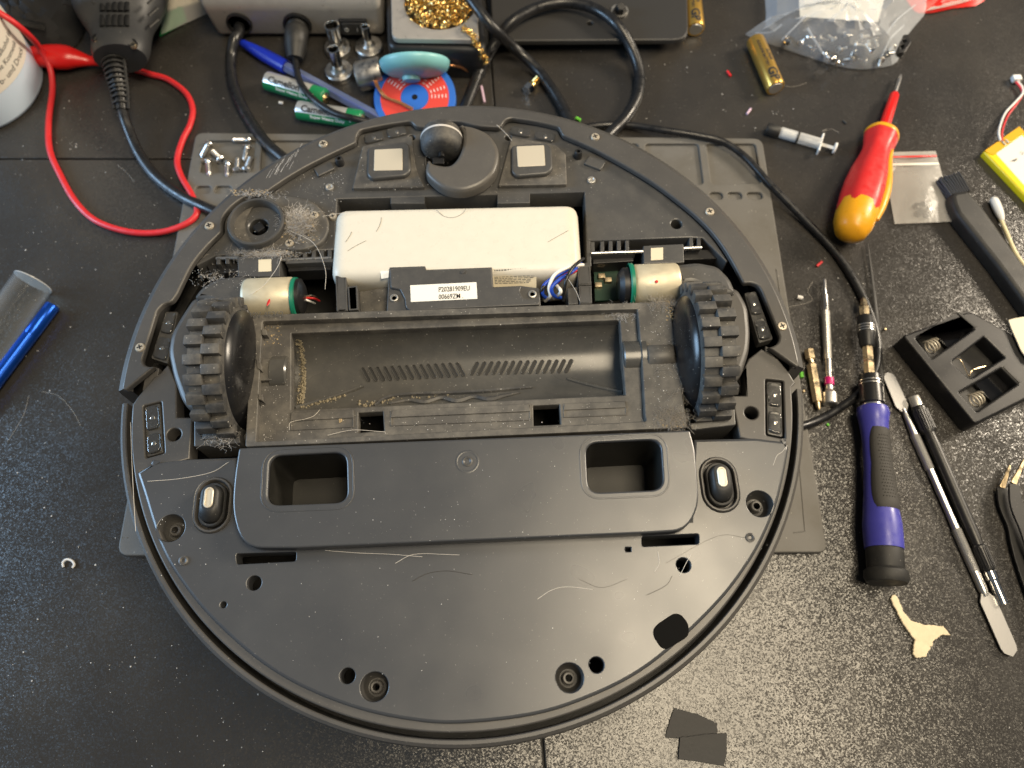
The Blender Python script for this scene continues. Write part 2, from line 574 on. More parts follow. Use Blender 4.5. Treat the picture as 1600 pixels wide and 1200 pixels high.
def text_cyl(body, size, org, axis, up, r, mat, parent, bold=0.0, t0=0.0, around=False, name='lettering', stretch=1.0, shear=0.0, align='LEFT'):
    """lettering lying on a cylinder: along its axis, or around it"""
    V, Fc = text_geo(body, size, bold, shear, align, 'x' if around else 'y')
    a = Vector(axis).normalized()
    u = Vector(up); u = (u - a * u.dot(a)).normalized()
    n = a.cross(u) if not around else None
    W = []
    for x, y, _ in V:
        x *= stretch
        if not around:
            t = t0 + y / r
            W.append(Vector(org) + a * x + (n * cos(t) + u * sin(t)) * r)
        else:
            t = t0 + x / r
            s = a.cross(u)
            W.append(Vector(org) + a * y + (u * cos(t) + s * sin(t)) * r)
    return mesh_obj(name, W, Fc, mat, parent, smooth=False)
def capsule(c, d, L, w, n=6):
    """world outline of a stadium centred at c, long axis d"""
    d = Vector((d[0], d[1])).normalized(); s = Vector((-d.y, d.x)); c = Vector((c[0], c[1]))
    out = []
    h = L / 2 - w / 2
    for i in range(n + 1):
        a = -pi / 2 + pi * i / n
        out.append(c + d * (h + w / 2 * cos(a)) + s * w / 2 * sin(a))
    for i in range(n + 1):
        a = pi / 2 + pi * i / n
        out.append(c + d * (-h + w / 2 * cos(a)) + s * w / 2 * sin(a))
    return out
def screw_head(px, py, z, r, parent, mat='screw_metal', name='screw'):
    """small cross-head screw seen from above"""
    c = at(px, py, z)
    o = lathe(name, [(r, -0.002), (r, 0.0), (r * 0.85, r * 0.28), (0.0, r * 0.34)], c, (0, 0, 1), mat, parent, 16)
    V, Fc = [], []
    for a in (0.4, 0.4 + pi / 2):
        d = Vector((cos(a), sin(a), 0)); s = Vector((-d.y, d.x, 0))
        b = len(V); cc = c + Vector((0, 0, r * 0.36))
        V += [cc + d * r * .55 + s * r * .13, cc - d * r * .55 + s * r * .13, cc - d * r * .55 - s * r * .13, cc + d * r * .55 - s * r * .13]
        if a > 1: V = V[:b] + [v + Vector((0, 0, 1e-5)) for v in V[b:]]
        Fc.append((b, b + 1, b + 2, b + 3))
    mesh_obj('cross_recess', V, Fc, 'gap_black', o, smooth=False)
    return o
# ------------------------------------------------------------------ setting: desk boards
def board(name, pts):
    o = plate(name, pts, 0.0, 0.025, 'desk_grain', None, bev=0.0008, cap=True)
    o['kind'] = 'structure'
    return o
sx0, sx1 = -0.0155, 0.0165            # the seam between the boards leans a little
seam_y = at(150, 248, 0).y
def sx(y): return sx1 + (sx0 - sx1) * (y + 0.02) / 0.47
g = 0.0006
board('desk', [(sx(-.5) + g, -.5), (.9, -.5), (.9, 1.1), (sx(1.1) + g, 1.1)])
board('desk', [(-.9, -.5), (sx(-.5) - g, -.5), (sx(seam_y) - g, seam_y - g), (-.9, seam_y - g)])
board('desk', [(-.9, seam_y + g), (sx(seam_y) - g, seam_y + g), (sx(1.1) - g, 1.1), (-.9, 1.1)])
o = mesh_obj('desk', [(-.9, -.5, -.003), (.9, -.5, -.003), (.9, 1.1, -.003), (-.9, 1.1, -.003)], [(0, 1, 2, 3)], 'gap_black', None, False)
o['kind'] = 'structure'

# ------------------------------------------------------------------ silicone mat
ZM = 0.0045
mat_root = thing('soldering_mat', at(740, 560, 0), 'grey silicone work mat with moulded trays under the robot vacuum', 'work mat')
outl = rr(pp([(306, 207), (1191, 216), (1293, 863), (182, 868)], ZM), [0.006, 0.007, 0.005, 0.007])
cells = [rrp(c, ZM, 0.003) for c in (
    [(322, 219), (400, 219), (394, 268), (312, 270)],
    [(410, 219), (560, 219), (556, 268), (406, 268)],
    [(905, 224), (997, 224), (1003, 290), (905, 290)],
    [(1008, 224), (1091, 224), (1099, 288), (1013, 290)],
    [(1104, 224), (1180, 224), (1190, 286), (1112, 288)],
    [(306, 290), (330, 290), (328, 302), (303, 302)],
    [(336, 290), (362, 290), (360, 302), (334, 302)],
    [(1108, 300), (1128, 300), (1130, 311), (1110, 311)],
    [(1136, 300), (1158, 300), (1160, 311), (1138, 311)],
    [(1166, 300), (1190, 300), (1192, 311), (1168, 311)])]
plate('mat_sheet', outl, ZM, ZM - 0.0002, 'silicone', mat_root, cells, 0.0009, hole_depth=0.0026)
plate('tray_floor', offset(outl if area2(outl) > 0 else outl[::-1], 0.003), 0.0022, 0.002, 'silicone', mat_root, bev=0)
# moulded lines on the free corners
for ln in ([(1247, 700), (1258, 830)], [(1258, 830), (1240, 832)], [(1213, 420), (1228, 520)]):
    a, b_ = at(*ln[0], ZM), at(*ln[1], ZM)
    tube('moulded_line', [a, (a + b_) / 2, b_], 0.0004, 'silicone', mat_root, 6, 2)
for k in range(2):
    a = at(191 + k * 7, 840, ZM)
    tube('moulded_mark', [a, a + Vector((.0016, 0, 0)), a + Vector((0, -.003, 0)), a + Vector((.0018, -.003, 0))], 0.0003, 'silicone', mat_root, 6, 1)

# ------------------------------------------------------------------ robot vacuum, lying on its back
CX, CY, RR = -0.02518, 0.15628, 0.1744
YAW = radians(2.4)
UX = Vector((cos(YAW), sin(YAW), 0)); UY = Vector((-sin(YAW), cos(YAW), 0)); UZ = Vector((0, 0, 1))
ZR, ZP, ZC, ZD, ZF = 0.097, 0.0935, 0.0950, 0.1020, 0.1005
robot = thing('robot_vacuum', (CX, CY, ZM), 'dark grey round robot vacuum lying upside down with its underside covers removed', 'robot vacuum')
def ang_of(px, py, z):
    p = at(px, py, z); return math.atan2(p.y - CY, p.x - CX)
def arc(r, a0, a1, n):
    return [Vector((CX + r * cos(a0 + (a1 - a0) * i / n), CY + r * sin(a0 + (a1 - a0) * i / n))) for i in range(n + 1)]
# body tub and lidar tower below
lathe('body_shell', [(0.150, 0.014), (0.168, 0.017), (0.1715, 0.024), (0.1715, 0.074), (0.166, 0.0742), (0.166, 0.048), (0.0, 0.048)], (CX, CY, 0), (0, 0, 1), 'inner_black', robot, 120)
lathe('lidar_tower', [(0.0, 0.0046), (0.043, 0.0046), (0.046, 0.007), (0.046, 0.016)], (CX, CY + .02, 0), (0, 0, 1), 'black_plastic', robot, 40)
# outer rim of the rear half: the top shell's edge, then the dark gap
aL, aR = ang_of(183, 640, ZP), ang_of(1262, 612, ZP)
aL += 2 * pi if aL < 0 else 0
a_end = aR + 2 * pi
def ring_arc(name, prof, a0, a1, n, mat, parent):
    V, Fc = [], []
    k = len(prof)
    for i in range(n + 1):
        a = a0 + (a1 - a0) * i / n
        for r, z in prof:
            V.append((CX + r * cos(a), CY + r * sin(a), z))
    for i in range(n):
        for j in range(k - 1):
            Fc.append((i * k + j, (i + 1) * k + j, (i + 1) * k + j + 1, i * k + j + 1))
    Fc.append(tuple(range(k))); Fc.append(tuple(n * k + j for j in range(k)))
    return mesh_obj(name, V, Fc, mat, parent, angle=30)
ring_arc('rear_rim', [(RR - .0030, .060), (RR - .0030, .0920), (RR - .0026, .0926), (RR - .0012, .0926), (RR + .0002, .0915), (RR + .0008, .089), (RR + .0008, .030), (RR - .006, .0195), (RR - .0085, .03)],
         aL - 0.02, a_end + 0.01, 150, 'ring', robot)
# rear chassis plate, between the gap and the service cover
cover_edge = [(213, 738), (225, 775), (237, 815), (253, 860), (278, 903), (324, 961), (396, 1027), (467, 1072), (554, 1107), (640, 1126), (719, 1131), (834, 1118), (922, 1090), (1001, 1050), (1070, 995), (1127, 938), (1162, 893), (1190, 847), (1214, 790), (1228, 730), (1233, 700)]
R2 = RR - 0.0058
zp = ZP
right_side = pp([(1243, 598), (1232, 580), (1215, 560), (1190, 545), (1170, 560), (1160, 583), (1165, 575), (1166, 618), (1143, 618), (1156, 684)], zp)
left_side = pp([(296, 717), (301, 652), (276, 652), (276, 600), (262, 570), (250, 583), (240, 590), (215, 620)], zp)
a0 = ang_of(206, 632, zp) % (2 * pi); a1 = ang_of(1250, 606, zp) + 2 * pi
edge = arc(R2, a0, a1, 110)
holes = [
    rrp([(224, 634), (252, 627), (257, 708), (228, 716)], zp, .001),
    rrp([(1196, 592), (1224, 595), (1227, 686), (1197, 680)], zp, .001),
    wc(272, 679, zp, .0034), wc(1174, 645, zp, .0034)]
under = [Vector((CX, CY)) + (p - Vector((CX, CY))) * .988 for p in pp(cover_edge, zp)][::-1]
plate('chassis_rim', edge + right_side + under + left_side, zp, .010, 'ring', robot, holes, .0008)
# the service cover, its edge chamfered
zc = ZC
out_cov = [v.to_2d() for v in smooth_path([Vector((*p, 0)) for p in pp(cover_edge, zc)], 5)]
out_cov += rrp([(1231, 690), (1180, 684), (1084, 686), (1078, 812), (385, 842), (370, 714), (290, 717), (228, 724)], zc, [.001, .001, 0, 0, 0, 0, .001, .004])
def slot_hole(c4, r=.0012): return rrp(c4, zc, r)
ovals = []
for (x, y) in ((333, 789), (1124, 757)):
    ovals.append(capsule(at(x, y, zc).to_2d(), UY, .0275, .0182, 10))
rec = [(267, 825, .0066), (1187, 787, .0064), (585, 1073, .0062), (890, 1059, .0062)]
cover_holes = [slot_hole([(369, 865), (463, 862), (462, 877), (370, 882)]), slot_hole([(1003, 838), (1092, 834), (1092, 850), (1003, 854)]),
    wc(397, 911, zc, .0034), wc(1068, 883, zc, .0034), wc(543, 1056, zc, .0034), wc(932, 1039, zc, .0034), wc(349, 945, zc, .0015, 16),
    rrp([(977, 855), (986, 855), (986, 862), (977, 862)], zc, .0003)] + ovals + [wc(x, y, zc, r) for x, y, r in rec]
cover = plate('service_cover', out_cov, zc, .009, 'cover', robot, cover_holes, .0016, hole_bev=.0004)
# screw recesses: cup and boss
for x, y, r in rec:
    c = at(x, y, zc)
    cup = lathe('screw_recess', [(r - .0001, -.0002), (r - .0007, -.0065), (r - .0022, -.0085), (.0024, -.0088)], c, (0, 0, 1), 'shell', cover, 32, caps=False)
    lathe('screw_boss', [(.0030, -.0088), (.0028, -.0050), (.0024, -.0046), (.0016, -.0047), (.0015, -.012)], c, (0, 0, 1), 'ring', cover, 24, caps=False)
# charging contacts
for (x, y) in ((333, 789), (1124, 757)):
    c = at(x, y, zc)
    def ovalstack(name, rows, mat, par, cyl=None):
        V, Fc = [], []; n = None
        for L, w, z, dy in rows:
            q = capsule((c + UY * dy).to_2d(), UY, L, w, 10); n = len(q)
            V += [(p.x, p.y, zc + z) for p in q]
        for i in range(len(rows) - 1):
            for j in range(n):
                k = (j + 1) % n
                Fc.append((i * n + j, i * n + k, (i + 1) * n + k, (i + 1) * n + j))
        Fc.append(tuple((len(rows) - 1) * n + j for j in range(n)))
        return mesh_obj(name, V, Fc, mat, par)
    st = ovalstack('contact_seat', [(.0275, .0182, -.004, 0), (.0273, .0180, .0004, 0), (.0264, .0171, .0010, 0), (.0250, .0157, .0010, 0), (.0240, .0147, .0002, 0), (.0240, .0147, -.003, 0)], 'ring', robot)
    ovalstack('seal', [(.0218, .0126, -.003, 0), (.0218, .0126, .0006, 0), (.0208, .0116, .0012, 0), (.0190, .0100, .0012, 0), (.0180, .0090, -.0002, 0)], 'black_soft', st)
    ovalstack('contact_post', [(.0180, .0110, -.001, 0), (.0178, .0108, .0022, 0), (.0168, .0100, .0040, .0004), (.0150, .0088, .0054, .0012), (.0132, .0074, .0062, .0019), (.0118, .0060, .0064, .0020)], 'black_soft', st)
    ovalstack('contact_pad', [(.0100, .0044, .0058, .0020), (.0100, .0044, .0068, .0020), (.0094, .0038, .0071, .0020), (.0086, .0030, .0071, .0020), (.0082, .0026, .0067, .0020)], 'contact_metal', st)
# small pins, floor sensor window
for (x, y, r) in ((287, 876, .0016), (1172, 840, .0016)):
    lathe('locating_pin', [(r * 1.4, 0), (r * 1.4, .0006), (r, .0008), (r * .5, .0003)], at(x, y, zc), (0, 0, 1), 'ring', cover, 18, caps=False)
plate('floor_sensor_window', rrp([(1020, 984), (1027, 975), (1053, 958), (1064, 960), (1076, 975), (1076, 992), (1070, 998), (1041, 1015), (1032, 1012), (1021, 995)], zc, .002), zc + .0003, .003, 'sensor_felt', robot, bev=.0002)
# cliff sensors at the sides
def lens_block(name, quad, z, split, parent=robot, rim=True):
    q = rrp(quad, z, .001)
    root = plate(name, q, z, .006, 'lens_back', parent, bev=.0003)
    a, b_, c_, d_ = [at(*p, z) for p in quad]
    def lerp(t, s): return (a * (1 - t) + b_ * t) * (1 - s) + (d_ * (1 - t) + c_ * t) * s
    spans = ((.0, split - .015), (split + .015, 1.0)) if True else ()
    long_v = (d_ - a).length > (b_ - a).length
    for s0, s1 in spans:
        pts = [lerp(.08, s0 + .03), lerp(.92, s0 + .03), lerp(.92, s1 - .03), lerp(.08, s1 - .03)] if long_v else [lerp(s0 + .03, .08), lerp(s1 - .03, .08), lerp(s1 - .03, .92), lerp(s0 + .03, .92)]
        poly = rr([p.to_2d() for p in pts], .0022, 4)
        plate('lens', poly, z + .0016, .0018, 'clear_lens', root, bev=.0009)
        cc = sum(pts, Vector()) / 4
        lathe('sensor_diode', [(.0012, .0002), (.0012, .0006), (0, .0009)], (cc.x, cc.y, z), (0, 0, 1), 'lens_bright', root, 12)
    return root
lens_block('cliff_sensor', [(226, 636), (250, 630), (255, 707), (230, 714)], zp - .0012, .55)
lens_block('cliff_sensor', [(1198, 596), (1221, 598), (1223, 683), (1199, 678)], zp - .0012, .52)
lens_block('cliff_sensor', [(259, 487), (278, 487), (262, 568), (236, 560)], zp - .0012, .5)
lens_block('cliff_sensor', [(1163, 458), (1181, 455), (1208, 530), (1186, 536)], zp - .0012, .52)
lens_block('cliff_sensor', [(565, 212), (634, 195), (640, 212), (570, 229)], zp - .001, .5)
lens_block('cliff_sensor', [(797, 196), (872, 211), (868, 226), (793, 212)], zp - .001, .5)

# dust bin lid with two windows
zd = ZD
lid = rrp([(373, 700), (1078, 672), (1086, 700), (1093, 790), (1072, 829), (1004, 833), (461, 856), (380, 856), (362, 800), (366, 745)], zd, [.001, .001, .004, .016, .010, .002, .002, .016, .008, .006])
winL = rrp([(421, 712), (541, 706), (543, 785), (417, 790)], zd, .0062, 7)
winR = rrp([(915, 692), (1032, 686), (1037, 765), (919, 770)], zd, .0062, 7)
bin_lid = plate('dustbin_lid', lid, zd, .0068, 'cover', robot, [winL, winR], .0009, hole_depth=.0022)
def grow(poly, d):
    p = clean(poly)
    if area2(p) < 0: p.reverse()
    return offset(p, -d)
for w_ in (winL, winR):
    o1, i1 = grow(w_, .0034), grow(w_, .0026)
    plate('window_border', o1, zd + .00018, .0006, 'cover', bin_lid, [i1], .0002)
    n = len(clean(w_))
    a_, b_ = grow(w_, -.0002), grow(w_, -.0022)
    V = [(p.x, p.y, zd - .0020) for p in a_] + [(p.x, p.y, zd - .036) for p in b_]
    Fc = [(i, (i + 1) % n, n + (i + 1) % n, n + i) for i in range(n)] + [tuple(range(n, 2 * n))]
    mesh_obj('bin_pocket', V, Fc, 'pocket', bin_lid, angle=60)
c = at(730, 721, zd)
lathe('screw_dimple', [(.0026, .0002), (.0020, .0005), (.0014, .0002), (.0010, -.0001), (0, -.0001)], c, (0, 0, 1), 'shell', bin_lid, 20, caps=False)
lathe('screw_dimple_ring', [(.0058, .00005), (.0052, .0002), (.0046, .00005)], c, (0, 0, 1), 'cover', bin_lid, 30, caps=False)

# main brush frame
zf, zl = ZF, 0.0957
fr_out = rrp([(394, 492), (1046, 471), (1074, 668), (383, 698)], zf, .0012)
fr_in = rrp([(410, 502), (996, 483), (1003, 560), (1008, 650), (1010, 658), (400, 690)], zf, .0010)
frame = plate('brush_frame', fr_out, zf, .013, 'shell_dusty', robot, [fr_in], .0005)
tr_quad = [(455, 521), (968, 500), (977, 617), (455, 641)]
sq1 = rrp([(560, 645), (598, 643), (600, 673), (560, 676)], zl, .0003)
sq2 = rrp([(833, 634), (874, 632), (876, 663), (834, 665)], zl, .0003)
ledge = plate('brush_ledge', rrp([(400, 496), (1004, 478), (1016, 664), (392, 695)], zl, .0006), zl, .012, 'shell_dusty', robot,
              [rrp(tr_quad, zl, .0004), sq1, sq2], .0006, hole_depth=.006)
for q in ([(454, 645), (553, 640), (553, 668), (454, 673)], [(610, 641), (829, 631), (829, 657), (610, 666)], [(880, 631), (978, 627), (979, 649), (880, 653)]):
    o1 = rrp(q, zl, .0006)
    i1 = grow(o1, -.0006)
    pan = plate('ledge_panel', o1, zl + .0005, .001, 'shell_dusty', ledge, [i1], .0002)
    a, b_, c_, d_ = [at(*p, zl) for p in q]
    k = .48
    quad2 = [a * .985 + c_ * .015, b_ * .985 + d_ * .015, (b_ * (1 - k) + c_ * k), (a * (1 - k) + d_ * k)]
    plate('ledge_strip', rr([v.to_2d() for v in quad2], .0004), zl + .0007, .001, 'shell_dusty', pan, bev=.0003)
# trough
T0 = (at(455, 521, zl) + at(455, 641, zl)) / 2
T1 = (at(968, 500, zl) + at(977, 617, zl)) / 2
TA = (T1 - T0); TLen = TA.length; TA.normalize()
TS = Vector((-TA.y, TA.x, 0))
TR_ = ((at(455, 521, zl) - at(455, 641, zl)).dot(TS)) / 2 + .0004
V, Fc = [], []
nA, nL = 26, 8
for i in range(nL + 1):
    for j in range(nA + 1):
        t = pi * j / nA
        V.append(T0 - TA * .002 + TA * (TLen + .004) * i / nL + TS * TR_ * cos(t) + Vector((0, 0, -.0008 - TR_ * .86 * sin(t))))
for i in range(nL):
    for j in range(nA):
        b0 = i * (nA + 1) + j
        Fc.append((b0, b0 + 1, b0 + nA + 2, b0 + nA + 1))
Fc.append(tuple(range(nA + 1))); Fc.append(tuple(nL * (nA + 1) + j for j in range(nA + 1)))
trough = mesh_obj('brush_trough', V, Fc, 'trough', robot, angle=50)
def on_trough(px, py):
    """where the line of sight through a photo point meets the trough wall: (distance along, angle)"""
    o = Vector((0, 0, CAM_H)); d = (at(px, py, 0) - o).normalized()
    best = None
    for k in range(4000):
        p = o + d * (0.30 + k * 0.00006)
        q = p - T0
        y = q.dot(TS); z = (-(q.z + .0008)) / .86
        if z > 0 and y * y + z * z > TR_ * TR_:
            return q.dot(TA), math.atan2(z, y)
    return q.dot(TA), pi / 2
def tr_pt(s, t, lift):
    r = TR_ - lift
    return T0 + TA * s + TS * r * cos(t) + Vector((0, 0, -.0008 - r * .86 * sin(t)))
def slot(p, q):
    s0, t0 = on_trough(*p); s1, t1 = on_trough(*q)
    A = Vector((s0, t0 * TR_)); B = Vector((s1, t1 * TR_))
    mid = (A + B) / 2
    o1 = capsule(mid, B - A, (B - A).length, .0023, 5)
    i1 = capsule(mid, B - A, (B - A).length - .0006, .0015, 5)
    n = len(o1)
    V = [tr_pt(v.x, v.y / TR_, .0001) for v in o1] + [tr_pt(v.x, v.y / TR_, .0006) for v in capsule(mid, B - A, (B - A).length - .0003, .0019, 5)] + [tr_pt(v.x, v.y / TR_, .0005) for v in i1] + [tr_pt(v.x, v.y / TR_, .0001) for v in i1]
    Fc = []
    for r in range(3):
        for j in range(n):
            k = (j + 1) % n
            Fc.append((r * n + j, r * n + k, (r + 1) * n + k, (r + 1) * n + j))
    Fc.append(tuple(3 * n + j for j in range(n)))
    o = mesh_obj('air_slot', V, Fc, 'trough', trough)
    o.data.materials.append(M['gap_black'])
    o.data.polygons[len(Fc) - 1].material_index = 1
for i in range(14):
    f_ = i / 13
    slot((566 + 147 * f_, 574 - 8 * f_), (578 + 148 * f_, 597 - 8 * f_))
    slot((747 + 147 * f_, 565 - 4 * f_), (736 + 147 * f_, 587 - 4 * f_))
# slanted ribs, squeegee flap and packed dust in the trough
def trough_tube(name, pix, r, mat, lift=.0004, n=6):
    pts = []
    for p in pix:
        s, t = on_trough(*p); pts.append(tr_pt(s, t, lift))
    return tube(name, pts, r, mat, trough, n, 5)
trough_tube('slanted_rib', [(462, 638), (500, 627), (535, 616), (568, 603)], .0011, 'trough')
trough_tube('slanted_rib', [(972, 614), (940, 607), (905, 598), (886, 592)], .0010, 'trough')
trough_tube('rubber_flap', [(585, 634), (605, 622), (640, 617), (700, 615), (760, 612), (805, 608), (832, 606)], [.0006, .0011, .0013, .0013, .0013, .0011, .0005], 'rubber')
trough_tube('rubber_flap', [(608, 632), (640, 627), (665, 630), (690, 623), (715, 628), (740, 621), (765, 625), (785, 620), (812, 614)], [.0006, .0012, .0016, .0014, .0017, .0014, .0016, .0012, .0005], 'rubber')
def dust_bank(pix, w, h, name='dust_bank', n=220, mat='sand'):
    """a heap of packed grit following a line in the trough"""
    V, Fc = [], []
    for k in range(n):
        f_ = random.random() * (len(pix) - 1); i = int(f_); f_ -= i
        x = pix[i][0] * (1 - f_) + pix[min(i + 1, len(pix) - 1)][0] * f_ + random.gauss(0, w)
        y = pix[i][1] * (1 - f_) + pix[min(i + 1, len(pix) - 1)][1] * f_ + random.gauss(0, w)
        s, t = on_trough(x, y)
        if s < -.001: s = .0005 + random.random() * .002
        c = tr_pt(min(s, TLen + .001), min(max(t, .02), pi - .02), random.random() * h)
        r = random.uniform(.0003, .0009)
        b0 = len(V)
        for dx, dy, dz in ((1, 0, 0), (-1, 0, 0), (0, 1, 0), (0, -1, 0), (0, 0, 1), (0, 0, -1)):
            V.append(c + Vector((dx, dy, dz)) * r * random.uniform(.6, 1.3))
        for f in ((0, 2, 4), (2, 1, 4), (1, 3, 4), (3, 0, 4), (2, 0, 5), (1, 2, 5), (3, 1, 5), (0, 3, 5)):
            Fc.append(tuple(b0 + i for i in f))
    o = mesh_obj(name, V, Fc, mat, trough)
    o['kind'] = 'stuff'
dust_bank([(459, 530), (462, 560), (466, 590), (464, 612), (460, 632)], 2.6, .0012, n=300)
dust_bank([(470, 637), (505, 628), (540, 618)], 1.5, .0008, n=90)
dust_bank([(560, 634), (590, 630), (612, 622), (700, 620)], 3, .0005, n=60)
# bearings of the brush
def along_x(name, p0, p1, prof_r, z, mat, parent, n=30, **kw):
    a = at(*p0, z); b_ = at(*p1, z)
    d = b_ - a
    L = d.dot(UX)
    return lathe(name, [(r, L * f_) for r, f_ in prof_r], a, UX, mat, parent, n, **kw)
along_x('brush_bearing', (427, 586), (454, 585), [(.0092, 0), (.0098, .05), (.0098, .9), (.0090, 1)], .0905, 'trough', robot)
rbox('bearing_latch', at(418, 580, .0965), (.006, .012, .004), 'shell_dusty', robot, YAW, .0006)
along_x('brush_bearing', (972, 560), (1006, 558), [(.0085, 0), (.0090, .05), (.0090, .75), (.0108, .78), (.0108, 1)], .0910, 'trough', robot)
along_x('bearing_socket', (1002, 558), (1004, 558), [(.0060, 0), (.0060, 1), (.0, 1)], .0945, 'gap_black', robot)
along_x('bearing_saddle', (1010, 559), (1050, 557), [(.0062, 0), (.0066, .05), (.0066, .95), (.0062, 1)], .0968, 'shell_dusty', robot)
for q in ([(408, 515), (416, 515), (418, 524), (410, 524)], [(403, 615), (411, 620), (412, 628), (404, 624)], [(400, 560), (408, 568), (410, 580), (402, 576)]):
    plate('frame_clip', rrp(q, zf, .0004), zf + .0004, .004, 'shell_dusty', frame, bev=.0003)
# ------------------------------------------------------------------ front half of the robot
# bumper ring
inner = [(236, 573), (226, 571), (222, 563), (245, 486), (255, 475), (269, 471), (276, 461), (299, 413), (322, 385), (346, 362), (346, 345), (350, 335), (362, 321), (380, 308), (416, 300), (445, 280), (471, 264), (514, 242), (556, 223), (557, 211), (563, 203), (600, 195), (642, 189), (649, 197), (665, 199), (690, 190), (719, 189), (745, 197), (782, 199), (789, 188), (798, 184), (840, 190), (873, 198), (879, 211), (920, 228), (966, 252), (1024, 286), (1084, 333), (1118, 367), (1144, 407), (1162, 443), (1172, 441), (1184, 445), (1190, 454), (1219, 526), (1216, 536), (1206, 542)]
zr = ZR
aE = ang_of(1253, 572, zr); aS = ang_of(187, 608, zr) % (2 * pi)
ring_poly = arc(RR - .0012, aE, aS, 110) + pp([(197, 609)], zr) + auto_round(pp(inner, zr), .0018, .02)
ring_poly += pp([(1245, 573)], zr)
plate('bumper', ring_poly, zr, .0032, 'ring', robot, bev=.0010)
ring_arc('bumper_skirt', [(RR - .0050, .0925), (RR - .0042, .0948), (RR - .0012, .0962), (RR + .0014, .0945), (RR + .0020, .0915), (RR + .0020, .034), (RR - .006, .0195)], aE, aS, 120, 'shell', robot)
for (x, y) in ((219, 543), (327, 353), (505, 225), (930, 214), (1109, 331), (1222, 510)):
    screw_head(x, y, zr + .0001, .0026, robot, 'screw_metal')
# scuffs of bright wear on the ring: thin scratches
# front chassis plate
zp = ZP - .0008
fa0 = ang_of(1147, 420, zp); fa1 = ang_of(318, 402, zp)
path_in = [q for q in inner[7:40]]
front = []
for q in auto_round(pp(path_in, zp), .0015, .02)[::-1]:
    front.append(q + (Vector((CX, CY)) - q).normalized() * .0021)
front += pp([(338, 399), (446, 393), (523, 390), (527, 311), (913, 300), (917, 377), (1078, 371), (1098, 372), (1110, 384)], zp)
fholes = [wc(722, 249, zp, .0216, 44), wc(1057, 350, zp, .0031), wc(399, 346, zp, .0142, 36),
          wc(643, 215, zp, .0020, 16), wc(794, 215, zp, .0020, 16),
          rrp([(944, 377.5), (951, 377), (951, 387), (944, 387)], zp, .0003), rrp([(957, 377), (964, 376.5), (964, 386.5), (957, 387)], zp, .0003),
          rrp([(970, 376), (976, 376), (977, 386), (970, 386)], zp, .0003), rrp([(981, 376), (987, 375.6), (988, 385), (982, 386)], zp, .0003)]
fp = plate('front_chassis', front, zp, .014, 'shell', robot, fholes[:5], .0007)
# comb ribs either side above the wheel modules
def comb(xs, y0, y1, dz=.0):
    for x, yy in xs:
        q = [(x, yy), (x + 6, yy - .3), (x + 6, yy + (y1 - y0) - .3), (x, yy + (y1 - y0))]
        plate('vent_rib', pp(q, zp), zp + dz, .012, 'shell', fp, bev=.0003)
def bar(name, q, z, d, mat='shell', r=.0004, par=robot, bev=.0004):
    return plate(name, rrp(q, z, r), z, d, mat, par, bev=bev)
comb([(923, 378), (938, 377), (951, 376.5), (964, 376), (977, 375.5), (1077, 371), (1089, 371)], 377, 394)
comb([(445, 393), (458, 392), (473, 391), (487, 390.5), (500, 390), (512, 389.5), (338, 398), (352, 397)], 392, 407)
bar('vent_bar', [(922, 394), (993, 391), (993, 396), (922, 399)], zp, .006, 'shell')
bar('vent_bar', [(446, 407), (520, 404), (520, 409), (446, 412)], zp, .006, 'shell')
along_x('steel_pin', (924, 396), (1006, 393), [(.0011, 0), (.0011, 1)], zp + .0002, 'steel', robot, 12)
along_x('steel_pin', (1068, 388), (1096, 386), [(.0011, 0), (.0011, 1)], zp + .0002, 'steel', robot, 12)
along_x('steel_pin', (338, 404), (372, 404), [(.0011, 0), (.0011, 1)], zp - .001, 'steel', robot, 12)
along_x('steel_pin', (440, 406), (518, 403), [(.0011, 0), (.0011, 1)], zp - .001, 'steel', robot, 12)
bar('bay_beam', [(450, 411), (516, 408), (517, 421), (450, 424)], .0885, .01, 'black_plastic')
bar('bay_beam', [(926, 398), (990, 395), (990, 408), (926, 412)], .0885, .01, 'black_plastic')
bar('bay_beam', [(322, 415), (372, 411), (372, 423), (332, 430)], .0885, .01, 'black_plastic')
bar('bay_beam', [(1068, 390), (1110, 390), (1120, 404), (1068, 406)], .0885, .01, 'black_plastic')
# tag plates beside the combs
for q, lab in (([(371, 402), (438, 399), (437, 432), (372, 432)], ((404, 406), (424, 405), (424, 424), (404, 425))), ([(1005, 384), (1068, 381), (1069, 410), (1006, 412)], ((1017, 388), (1036, 387), (1036, 406), (1017, 407)))):
    tp = bar('tag_plate', q, .0945, .014, 'shell')
    plate('sticker', pp(lab, .0945), .0947, .0003, 'label_cream', tp, bev=0)
# walls of the battery bay and small cells round the wheel modules
def cell(name, q, z, wall, d, mat='shell', dividers=()):
    o1 = rrp(q, z, .0003)
    return plate(name, o1, z, d, mat, robot, [grow(o1, -wall)], .0002)
cell('cable_cell', [(524, 431), (541, 430), (543, 486), (526, 487)], .0965, .0011, .02)
cell('cable_cell', [(543, 448), (558, 446), (560, 484), (545, 485)], .0965, .0009, .02)
cell('cable_cell', [(902, 418), (922, 415), (924, 445), (904, 446)], .0965, .0010, .02)
cell('cable_cell', [(904, 447), (924, 446), (925, 474), (906, 475)], .0965, .0010, .02)
bar('bay_wall', [(886, 450), (902, 448), (904, 475), (888, 476)], .094, .02)
bar('bay_shelf', [(560, 456), (606, 448), (606, 489), (562, 491)], .0885, .02, 'shell_dusty')
bar('bay_wall', [(915, 300), (920, 300), (924, 416), (905, 417), (905, 412), (917, 410)], .0925, .02, 'shell')
